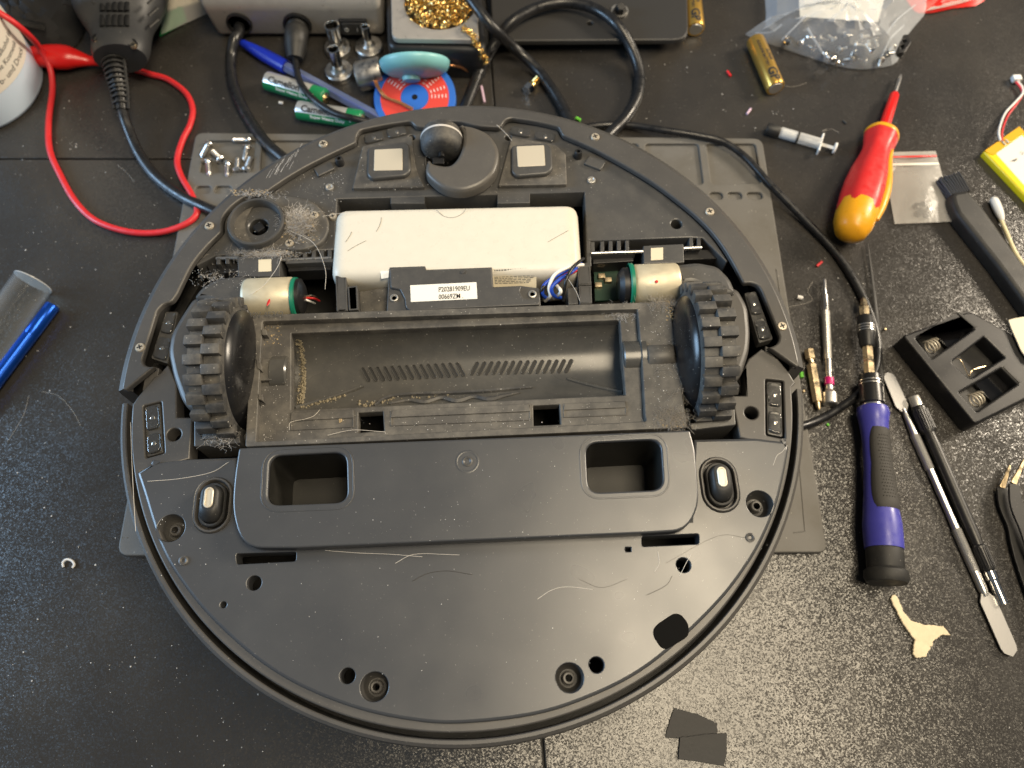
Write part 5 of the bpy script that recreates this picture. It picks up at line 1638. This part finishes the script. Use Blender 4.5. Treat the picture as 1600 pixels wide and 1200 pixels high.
mesh_obj('ink_dash', [at(1578, 252, z5 + .0006), at(1590, 247, z5 + .0006), at(1588, 251, z5 + .0006)], [(0, 1, 2)], 'ink', lp, False)

# ---- precision screwdriver
pd = thing('precision_screwdriver', at(1293, 540, 0), 'slim silver precision screwdriver with magenta ring', 'screwdriver')
A, B = at(1288, 436, .0040), at(1297, 632, .0045)
cyl_between('blade', A, A + (B - A) * .13, [(.0008, 0), (.0011, .06), (.0011, 1)], 'steel', pd, 12)
cyl_between('collet', A + (B - A) * .13, A + (B - A) * .27, [(.0012, 0), (.0019, .06), (.0019, .9), (.0022, 1)], 'steel_brushed', pd, 18)
kn = [(.0022, 0)]
for i in range(26): kn += [(.0026, (i + .2) / 26), (.0024, (i + .8) / 26)]
cyl_between('knurled_grip', A + (B - A) * .27, A + (B - A) * .66, kn, 'dull_steel', pd, 16, 15)
cyl_between('neck', A + (B - A) * .66, A + (B - A) * .80, [(.0020, 0), (.0018, 1)], 'steel_brushed', pd, 18)
cyl_between('colour_ring', A + (B - A) * .80, A + (B - A) * .855, [(.0029, 0), (.0030, .1), (.0030, .9), (.0029, 1)], 'magenta', pd, 20)
cyl_between('swivel_cap', A + (B - A) * .855, B, [(.0022, 0), (.0024, .25), (.0044, .45), (.0046, .6), (.0046, .95), (.0040, 1), (0, 1)], 'dull_steel', pd, 24, 25)

# ---- hex bits by the robot edge
hb = thing('hex_bit', at(1270, 590, 0), 'pale brass coloured hex bit adapter between robot and precision screwdriver', 'screwdriver bit')
A, B = at(1264, 546, .0036), at(1280, 640, .0036)
cyl_between('hex_end', A, A + (B - A) * .17, [(.0025, 0), (.0032, .1), (.0032, 1)], 'brass_pale', hb, 6, 20)
cyl_between('groove', A + (B - A) * .17, A + (B - A) * .27, [(.0022, 0), (.0016, .5), (.0022, 1)], 'brass_pale', hb, 16)
cyl_between('hex_shank', A + (B - A) * .27, A + (B - A) * .88, [(.0032, 0), (.0032, 1), (.001, 1)], 'brass_pale', hb, 6, 20)
cyl_between('tip', A + (B - A) * .88, B, [(.0018, 0), (.0016, .6), (.0008, 1)], 'brass_pale', hb, 12)

# ---- blue bit driver
bd = thing('bit_driver', at(1375, 700, 0), 'blue and black bit driver with rubber grip right of the robot', 'screwdriver')
A, B = at(1349, 464, .010), at(1386, 912, .0125)
D = B - A
def seg(name, f0, f1, prof, mat, n=28, angle=35): return cyl_between(name, A + D * f0, A + D * f1, prof, mat, bd, n, angle)
seg('driver_bit', 0, .085, [(.0006, 0), (.0020, .18), (.0024, .42), (.0032, .5), (.0032, 1)], 'brass_pale', 6, 20)
seg('quick_chuck', .080, .200, [(.0045, 0), (.0050, .05), (.0050, .3), (.0053, .33), (.0053, .62), (.0049, .66), (.0046, .95), (.0038, 1)], 'black_plastic')
for f in (.117, .127, .137): seg('chuck_ring', f, f + .006, [(.0050, 0), (.0055, .2), (.0055, .8), (.0050, 1)], 'steel')
seg('hex_bar', .198, .315, [(.0034, 0), (.0034, .46), (.0030, .48), (.0030, .52), (.0034, .54), (.0034, 1)], 'brass_pale', 6, 20)
seg('socket_sleeve', .305, .415, [(.0050, 0), (.0066, .04), (.0070, .4), (.0072, .95), (.0060, 1)], 'black_plastic')
for f in (.330, .341): seg('sleeve_ring', f, f + .005, [(.0068, 0), (.0074, .2), (.0074, .8), (.0068, 1)], 'steel')
seg('collar', .405, .425, [(.0055, 0), (.0062, .5), (.0062, 1)], 'steel', 20)
seg('handle', .420, .895, [(.0064, 0), (.0090, .015), (.0096, .05), (.0088, .10), (.0080, .18), (.0074, .28), (.0077, .45), (.0088, .62), (.0100, .76), (.0108, .84), (.0108, .93), (.0106, 1)], 'driver_blue', 36, 50)
a_, s_, u_ = frame_of(D)
Ld = D.length
def surf(f, t, lift):
    """a point on the handle: fraction along, angle from the top"""
    fr = (f - .42) / .475
    tab = [(0, .0064), (.05, .0096), (.10, .0088), (.18, .0080), (.28, .0074), (.45, .0077), (.62, .0088), (.76, .0100), (.84, .0108), (.93, .0108), (1, .0106)]
    r = tab[-1][1]
    for (x0_, r0), (x1_, r1) in zip(tab, tab[1:]):
        if x0_ <= fr <= x1_:
            r = r0 + (r1 - r0) * (fr - x0_) / (x1_ - x0_); break
    return A + D * f + (u_ * cos(t) + s_ * sin(t)) * (r + lift)
# rubber inlay, an hourglass patch wrapped over the top
V, Fc = [], []
nf, ntt = 22, 12
for i in range(nf + 1):
    f = .505 + (.775 - .505) * i / nf
    q = i / nf
    half = (1.15 if q < .12 else 1.0 + .25 * abs(q - .45) * 2) * math.sin(pi * min(1, max(.0, (q * 1.0) * .94 + .03))) ** .22
    for j in range(ntt + 1):
        t = -half + 2 * half * j / ntt - .15
        edge_ = min(j, ntt - j) == 0 or i in (0, nf)
        V.append(surf(f, t, .0001 if edge_ else .0011))
for i in range(nf):
    for j in range(ntt):
        k = i * (ntt + 1) + j
        Fc.append((k, k + 1, k + ntt + 2, k + ntt + 1))
inlay = mesh_obj('rubber_inlay', V, Fc, 'grip_grey', bd, angle=60)
V, Fc = [], []
for i in range(20):
    for j in range(5):
        f = .535 + .205 * i / 19; t = -.15 + (j - 2 + (.5 if i % 2 else 0) - .25) * .16
        c = surf(f, t, .0010); n_ = (u_ * cos(t) + s_ * sin(t))
        b0 = len(V)
        for k in range(6): V.append(c + (D.normalized() * cos(k * pi / 3) + n_.cross(D.normalized()) * sin(k * pi / 3)) * .00055)
        V.append(c + n_ * .0005)
        for k in range(6): Fc.append((b0 + k, b0 + (k + 1) % 6, b0 + 6))
mesh_obj('grip_dots', V, Fc, 'grip_grey', inlay)
seg('tail_cap', .893, 1.0, [(.0100, 0), (.0102, .05), (.0102, .55), (.0100, .58), (.0118, .66), (.0122, .85), (.0108, .98), (0, 1)], 'black_soft', 32)

# ---- black strip (cable tie)
tie = tube('cable_tie', [at(1356, 380, .0025), at(1362, 430, .0022), at(1370, 500, .0020), at(1376, 570, .0020), at(1379, 640, .0018)], [.0003, .0010, .0016, .0018, .0016], 'black_soft', None, 6, 6, .4)
tag(tie, 'thin black plastic strip lying just right of the bit driver shaft', 'cable tie')

# ---- double ended steel spatula
sp2 = thing('metal_spudger', at(1480, 800, 0), 'double ended steel spatula with knurled handle at right', 'spatula')
A, B = at(1386, 582, .0025), at(1582, 1026, .0025)
D = B - A; dn = D.normalized(); sn = Vector((-dn.y, dn.x, 0))
def blade(name, f0, f1, w0, w1, tip0):
    secs = []
    V, Fc = [], []
    n = 14
    for i in range(n + 1):
        q = i / n
        f = f0 + (f1 - f0) * q
        w = w0 + (w1 - w0) * q
        if tip0:   # rounded free end at q = 0
            w *= math.sqrt(max(0, 1 - (1 - min(1, q / .16)) ** 2)) if q < .16 else 1
            if q > .86: w = w * (1 - (q - .86) / .14) + .0016 * (q - .86) / .14
        else:
            w *= math.sqrt(max(0, 1 - (1 - min(1, (1 - q) / .16)) ** 2)) if q > .84 else 1
            if q < .14: w = .0016 * (1 - q / .14) + w * q / .14
        c = A + D * f
        th = .0005
        V += [c + sn * w + Vector((0, 0, th)), c - sn * w + Vector((0, 0, th)), c - sn * w - Vector((0, 0, th)), c + sn * w - Vector((0, 0, th))]
    for i in range(n):
        for j in range(4):
            k = (j + 1) % 4
            Fc.append((4 * i + j, 4 * i + k, 4 * i + 4 + k, 4 * i + 4 + j))
    Fc.append((0, 1, 2, 3)); Fc.append((4 * n, 4 * n + 1, 4 * n + 2, 4 * n + 3))
    return mesh_obj(name, V, Fc, 'steel', sp2, angle=30)
blade('blade', 0, .155, .0036, .0042, True)
blade('blade', .795, 1.0, .0048, .0046, False)
cyl_between('shaft', A + D * .145, A + D * .81, [(.0012, 0), (.0018, .06), (.0024, .14), (.0021, .4), (.0021, .6), (.0026, .8), (.0026, .97), (.0016, 1)], 'steel', sp2, 20, 50)
for f0, f1 in ((.245, .375), (.585, .73)):
    kn = [(.0022, 0)]
    for i in range(22): kn += [(.0029, (i + .25) / 22), (.0026, (i + .85) / 22)]
    cyl_between('knurling', A + D * f0, A + D * f1, kn, 'dull_steel', sp2, 14, 12)

# ---- black probe pen
pr = thing('black_probe', at(1500, 780, 0), 'slim black scribing pen with ribbed collars and metal tip at right', 'scriber')
A, B = at(1427, 620, .0042), at(1568, 944, .0035)
D = B - A
def seg2(name, f0, f1, prof, mat, n=22, angle=30): return cyl_between(name, A + D * f0, A + D * f1, prof, mat, pr, n, angle)
seg2('end_cap', 0, .055, [(0, 0), (.0034, 0), (.0037, .1), (.0037, 1), (0, 1)], 'dull_steel')
seg2('front_collar', .052, .19, [(.0038, 0), (.0046, .06), (.0046, .9), (.0040, 1)], 'black_plastic')
for k in range(11):
    t = -1.5 + 3.0 * k / 10
    a_, s_, u_ = frame_of(D)
    off = (u_ * cos(t) + s_ * sin(t)) * .0046
    tube('collar_rib', [A + D * .075 + off, A + D * .12 + off, A + D * .175 + off], .0004, 'black_plastic', pr, 5, 1)
seg2('barrel', .19, .74, [(.0034, 0), (.0036, .1), (.0036, .9), (.0032, 1)], 'black_plastic', 22, 50)
seg2('rear_collar', .735, .85, [(.0034, 0), (.0040, .06), (.0040, .9), (.0034, 1)], 'black_plastic')
for k in range(9):
    t = -1.4 + 2.8 * k / 8
    off = (u_ * cos(t) + s_ * sin(t)) * .0040
    tube('collar_rib', [A + D * .75 + off, A + D * .79 + off, A + D * .84 + off], .0004, 'black_plastic', pr, 5, 1)
seg2('ferrule', .85, .90, [(.0028, 0), (.0034, .1), (.0034, .8), (.0026, 1)], 'chrome')
seg2('metal_tip', .89, 1.0, [(.0028, 0), (.0028, 1), (.0, 1)], 'chrome')

# ---- cell holder with springs
ch = thing('battery_holder', at(1510, 590, 0), 'black moulded battery holder with coil springs at right edge', 'battery holder')
zh = .0155
hol = [(1412, 524), (1500, 484), (1520, 492), (1600, 545), (1640, 570), (1660, 610), (1526, 661)]
body = rrp([(1411, 524), (1516, 486), (1650, 560), (1665, 592), (1524, 663)], zh, [.002, .004, .006, .003, .003])
wells = [[(1431, 529), (1495, 492), (1522, 514), (1456, 560)], [(1486, 566), (1538, 526), (1570, 558), (1516, 592)], [(1499, 613), (1565, 575), (1590, 600), (1526, 643)]]
hl = plate('holder_body', body, zh, zh - .0005, 'black_plastic', ch, [rrp(w, zh, [.0005, .0005, .0005, .0005] if k != 1 else [.003, .001, .001, .003]) for k, w in enumerate(wells)], .0012, cap=True)
plate('well_floor', pp([(1425, 520), (1510, 486), (1630, 570), (1640, 600), (1525, 655)], .004), .0040, .003, 'inner_black', ch, bev=0)
for w in (wells[0], wells[2]):
    a, b_, c_, d_ = [at(*p, zh - .004) for p in w]
    p0 = a * .72 + d_ * .28 + Vector((0, 0, -.002)); p1 = a * .32 + b_ * .02 + d_ * .66
    s0 = (a + d_) / 2 + (b_ - a).normalized() * .0016 + (d_ - a) * .08
    dirn = (b_ - a).normalized(); side = Vector((-dirn.y, dirn.x, 0))
    pts = [s0 + dirn * (.0075 * i / 40) + (side * cos(2 * pi * 3.2 * i / 40) + UZ * sin(2 * pi * 3.2 * i / 40)) * (.0046 - .0012 * i / 40) + Vector((0, 0, .0012)) for i in range(41)]
    tube('coil_spring', pts, .00050, 'contact_metal', ch, 6, 1)
    bar_ = [b_ * .93 + a * .07, b_ * .98 + a * .02, c_ * .98 + d_ * .02, c_ * .93 + d_ * .07]
    plate('contact_bar', [v.to_2d() for v in bar_], zh + .0006, .008, 'black_soft', ch, bev=.0003)
    plate('well_liner', [v.to_2d() for v in (a * .55 + b_ * .45, a * .06 + b_ * .94, d_ * .06 + c_ * .94, d_ * .55 + c_ * .45)], .0075, .003, 'lens_black', ch, bev=.0003)
tube('stray_wire', [at(1488, 560, .012), at(1500, 562, .014), at(1508, 576, .012), at(1514, 588, .010), at(1520, 578, .012), at(1540, 572, .010)], .00025, 'brass_pale', ch, 5, 5)

# ---- torn paper at the right edge
pa = plate('torn_paper', pp([(1576, 500), (1586, 497), (1600, 495), (1660, 490), (1680, 600), (1606, 562), (1596, 548), (1588, 530), (1580, 512)], .018), .018, .0006, 'paper', None, bev=.0001, cap=True)
tag(pa, 'torn cream paper piece at the right edge above the battery holder', 'paper')

# ---- tweezers
tw = thing('tweezers', at(1590, 800, 0), 'black bent tip tweezers with bare metal points at the right edge', 'tweezers')
def arm(pts, w, z, nm):
    pth = smooth_path([at(x, y, z) for x, y in pts], 5)
    ws_ = [v.x for v in smooth_path([Vector((q, 0)) for q in w], 5)]
    L_, R_2 = [], []
    for i, p in enumerate(pth):
        t = (pth[min(i + 1, len(pth) - 1)] - pth[max(i - 1, 0)]).normalized(); s = Vector((-t.y, t.x, 0))
        L_.append((p + s * ws_[i]).to_2d()); R_2.append((p - s * ws_[i]).to_2d())
    return L_ + R_2[::-1]
for pts, wds, z, tip in (([(1566, 762), (1572, 790), (1584, 822), (1592, 850), (1605, 890), (1640, 980)], [.0030, .0040, .0036, .0045, .0050, .0060], .0040, [(1577, 726), (1580, 728), (1571, 764), (1562, 760)]),
                         ([(1585, 756), (1590, 790), (1604, 825), (1614, 850), (1630, 890), (1660, 980)], [.0030, .0040, .0040, .0046, .0050, .0060], .0100, [(1600, 716), (1603, 718), (1589, 758), (1580, 753)])):
    plate('arm', arm(pts, wds, z, 'arm'), z, .0014, 'black_plastic', tw, bev=.0004, cap=True)
    plate('bare_tip', pp(tip, z), z + .0001, .0014, 'brass_pale', tw, bev=.0003, cap=True)

# ---- scraps
def ragged(poly, amp, seed, step=.0007):
    rn = random.Random(seed); out = []
    for i in range(len(poly)):
        a, b_ = Vector(poly[i - 1]), Vector(poly[i]); m_ = max(1, int((b_ - a).length / step))
        for k in range(m_):
            out.append(a + (b_ - a) * k / m_ + Vector((rn.gauss(0, amp), rn.gauss(0, amp))))
    return out
ad = plate('adhesive_scrap', ragged(pp([(1391, 934), (1398, 929), (1405, 936), (1411, 955), (1424, 970), (1444, 976), (1460, 977), (1474, 978), (1486, 993), (1472, 992), (1460, 1000), (1452, 1016), (1446, 1026), (1432, 1029), (1426, 1020), (1429, 1000), (1418, 985), (1404, 962)], .002), .00022, 3), .0022, .0018, 'adhesive', None, bev=.0005, cap=True)
tag(ad, 'torn beige adhesive scrap below the blue bit driver', 'scrap')
t1 = plate('black_tape', ragged(pp([(1053, 1106), (1090, 1116), (1121, 1130), (1121, 1145), (1108, 1158), (1040, 1152), (1042, 1140)], .001), .00012, 5), .0009, .0007, 'tape_black', None, bev=.0002, cap=True)
tag(t1, 'upper black tape scrap tucked under another below the robot', 'tape', 'black tape scraps')
t2 = plate('black_tape', ragged(pp([(1062, 1152), (1112, 1146), (1136, 1146), (1136, 1178), (1131, 1197), (1090, 1190), (1060, 1186)], .0018), .00010, 6), .0017, .0007, 'tape_black', None, bev=.0002, cap=True)
tag(t2, 'lower black tape scrap lying on top below the robot', 'tape', 'black tape scraps')

# ---- clear tube and blue knife handle at the left
ct = thing('clear_tube', at(20, 500, 0), 'clear plastic tube lying at the left edge', 'tube')
A, B = at(52, 440, .0125), at(-60, 600, .0125)
cyl_between('tube_wall', A, B, [(.0118, 0), (.0122, .004), (.0122, 1)], 'tube_clear', ct, 44)
cyl_between('tube_inner_wall', A, B, [(.0112, 0), (.0112, 1)], 'tube_clear', ct, 44)
cyl_between('tube_lip', A - (B - A).normalized() * .0002, A + (B - A).normalized() * .0005, [(.0111, 0), (.0123, 0), (.0123, 1), (.0111, 1)], 'syringe', ct, 44)
for o_ in ct.children:
    if o_.name.startswith(('tube_wall', 'tube_inner')):
        bm = bmesh.new(); bm.from_mesh(o_.data)
        bmesh.ops.delete(bm, geom=[f for f in bm.faces if len(f.verts) > 4], context='FACES_ONLY'); bm.to_mesh(o_.data); bm.free()
kn_ = thing('craft_knife', at(40, 540, 0), 'blue anodised knife handle with knurled grip beside the clear tube', 'knife')
A, B = at(83, 477, .0052), at(-40, 640, .0052)
L = (B - A).length; d = (B - A).normalized()
cyl_between('handle', A, A + d * .024, [(0, 0), (.0042, 0), (.0047, .03), (.0047, .97), (.0044, 1)], 'blue_anodised', kn_, 28)
# diamond knurled grip
V, Fc = [], []
a_, s_, u_ = frame_of(d)
nr, nc = 70, 26
for i in range(nr + 1):
    for j in range(nc):
        k = (i + j) % 2
        r = .0048 if k else .0041
        t = 2 * pi * j / nc
        V.append(A + d * (.0235 + (L - .0235) * i / nr) + (s_ * cos(t) + u_ * sin(t)) * r)
for i in range(nr):
    for j in range(nc):
        k = (j + 1) % nc
        Fc.append((i * nc + j, i * nc + k, (i + 1) * nc + k, (i + 1) * nc + j))
mesh_obj('knurled_grip', V, Fc, 'blue_anodised', kn_, angle=5)

# ---- black zipped pouch at the top left corner, card and film
po = thing('black_pouch', at(40, 20, 0), 'black fabric pouch with ribbed zip in the top left corner', 'pouch')
in_fill('fabric', [(-120, -90), (150, -90), (140, 0), (128, 58), (100, 84), (60, 90), (40, 96), (-20, 80), (-120, 60)], .028, 'cloth_black', po, 10, 4)
for k in range(16):
    f = k / 15
    p = at(22 + 48 * f, 32 + 10 * f, .027 - .006 * f)
    tube('zip_tooth', [p + Vector((-.0006, .0035, 0)), p + Vector((0, 0, .0012)), p + Vector((.0006, -.0035, 0))], .0005, 'black_soft', po, 6, 3)
for k in range(8):
    p = at(99 + k * 3.2, 2 + k * .5, .034)
    tube('zip_tooth', [p + Vector((-.0004, .003, 0)), p, p + Vector((.0006, -.003, 0))], .0005, 'black_soft', po, 6, 3)
gp = thing('green_card', at(275, 35, 0), 'green and white card in a clear sleeve between handpiece and station', 'card')
plate('card', pp([(255, 24), (285, 10), (292, 32), (250, 56)], .002), .003, .002, 'green_card', gp, bev=.0003)
plate('printed_edge', pp([(258, -6), (300, -20), (312, 2), (262, 16)], .003), .0034, .002, 'label_cream', gp, bev=.0003)
sheet_surface('clear_sleeve', [(250, -10), (316, -26), (326, 20), (252, 54)], lambda u, v: .0045 + .001 * sin(u * 6), 6, 6, 'film_bag', gp)

# ---- small stray bits
def bit(name, p, q, r, mat, label, cat='scrap', group=None):
    o = tube(name, [at(*p, r), (at(*p, r) + at(*q, r)) / 2, at(*q, r)], r, mat, None, 8, 2)
    return tag(o, label, cat, group)
bit('wire_offcut', (1136, 111), (1142, 119), .0009, 'red_boot', 'red wire offcut on the desk left of the gold battery')
bit('wire_offcut', (1276, 416), (1284, 409), .0009, 'red_cable', 'red wire offcut above the slim silver screwdriver')
bit('wire_offcut', (1167, 178), (1173, 170), .0009, 'bits_lilac', 'lilac wire offcut on the desk near the syringe')
bit('wire_offcut', (1317, 188), (1323, 193), .0007, 'ink', 'tiny black wire offcut between syringe and red screwdriver')
bit('pellet', (1246, 464), (1254, 466), .0014, 'speck_white', 'white pellet beside the mat above the precision screwdriver')
bit('wood_sliver', (752, 135), (757, 160), .0010, 'bits_lilac', 'pale sliver sticking up behind the robot rim')
bit('plastic_bit', (900, 184), (907, 188), .0012, 'bits_green', 'green plastic bit behind the robot rim by the thick cable')
bit('plastic_bit', (1252, 582), (1253, 590), .0014, 'bits_green', 'green plastic bit tucked between robot edge and hex bit')
bit('plastic_bit', (1292, 662), (1295, 665), .0009, 'bits_green', 'tiny green plastic bit below the thin cable by the drivers')
bit('solder_ball', (1382, 514), (1384, 515), .0013, 'brass_pale', 'tiny brass coloured bead between bit driver and battery holder')
bit('pellet', (436, 160), (442, 161), .0011, 'speck_white', 'white pellet on the desk left of the lower green battery')
bit('metal_bit', (1255, 610), (1257, 613), .0012, 'brass_pale', 'small brass crumb at the robot edge beside the hex bit')
bit('metal_bit', (1281, 655), (1283, 662), .0012, 'brass_pale', 'small brass bit under the end of the hex bit')
bt_ = thing('brass_fitting', at(828, 135, 0), 'small brass threaded fitting with steel nut behind the robot', 'fitting')
A = at(822, 142, .0034); B = at(841, 122, .0034); D = B - A
cyl_between('nut', A, A + D * .38, [(0, 0), (.0036, 0), (.0042, .1), (.0042, .9), (.0036, 1)], 'chrome', bt_, 6, 20)
cyl_between('flange', A + D * .38, A + D * .5, [(.0036, 0), (.0036, 1)], 'brass', bt_, 20)
pf = [(.0022, 0)]
for i in range(6): pf += [(.0026, (i + .3) / 6), (.0021, (i + .9) / 6)]
cyl_between('thread', A + D * .5, B, pf + [(0, 1)], 'brass', bt_, 16, 20)
cu_ = tube('paper_curl', [at(99, 886, .0008), at(98, 879, .0012), at(104, 874, .0014), at(112, 876, .0012), at(116, 882, .0009), at(113, 887, .0008)], .0007, 'speck_white', None, 6, 5)
tag(cu_, 'small white curl on the desk left of the robot', 'scrap')
# dust, crumbs and fibres scattered over the desk
def scatter(name, n, mat, size, boxes, label):
    V, Fc = [], []
    for k in range(n):
        x0, y0, x1, y1 = random.choice(boxes)
        c = at(random.uniform(x0, x1), random.uniform(y0, y1), 0)
        r = size * random.choice((.4, .5, .6, .8, 1.0, 1.6))
        a = random.random() * 6.28; e = random.uniform(.4, 1)
        b0 = len(V)
        for i in range(5):
            t = 2 * pi * i / 5
            x, y = r * cos(t), r * e * sin(t)
            V.append(c + Vector((x * cos(a) - y * sin(a), x * sin(a) + y * cos(a), .0001)))
        V.append(c + Vector((0, 0, r * .7)))
        for i in range(5): Fc.append((b0 + i, b0 + (i + 1) % 5, b0 + 5))
    o = mesh_obj(name, V, Fc, mat, None)
    o['kind'] = 'stuff'; tag(o, label, 'dust')
scatter('desk_dust', 420, 'speck_white', .00032, [(0, 210, 300, 700), (0, 210, 300, 700), (100, 150, 420, 240), (1230, 380, 1400, 560), (1000, 60, 1250, 210), (1380, 380, 1600, 520), (1290, 640, 1600, 760), (0, 700, 200, 1100), (200, 1000, 420, 1200), (1000, 1080, 1600, 1200)], 'white dust grains strewn over the black desk')
def desk_hair(pix, mat='hair_pale', r=.00006):
    return tube('fibre', [at(x, y, .0003) for x, y in pix], r, mat, None, 5, 6)
k = 0
for pix, lab in (([(65, 612), (90, 618), (112, 640), (126, 665)], 'fine pale fibre on the desk left of the robot'), ([(45, 618), (36, 650), (12, 690)], 'fine pale fibre on the desk below the blue knife handle'), ([(1232, 480), (1268, 470), (1262, 455), (1270, 440)], 'fine curled fibre left of the silver screwdriver'), ([(1312, 208), (1300, 202), (1285, 205), (1292, 201)], 'fine fibre at the end of the syringe'), ([(1222, 132), (1236, 136), (1260, 130)], 'fine fibre right of the gold battery'), ([(184, 258), (196, 268), (210, 284)], 'fine pale fibre below the ribbed cable sleeve')):
    tag(desk_hair(pix), lab, 'fibre')
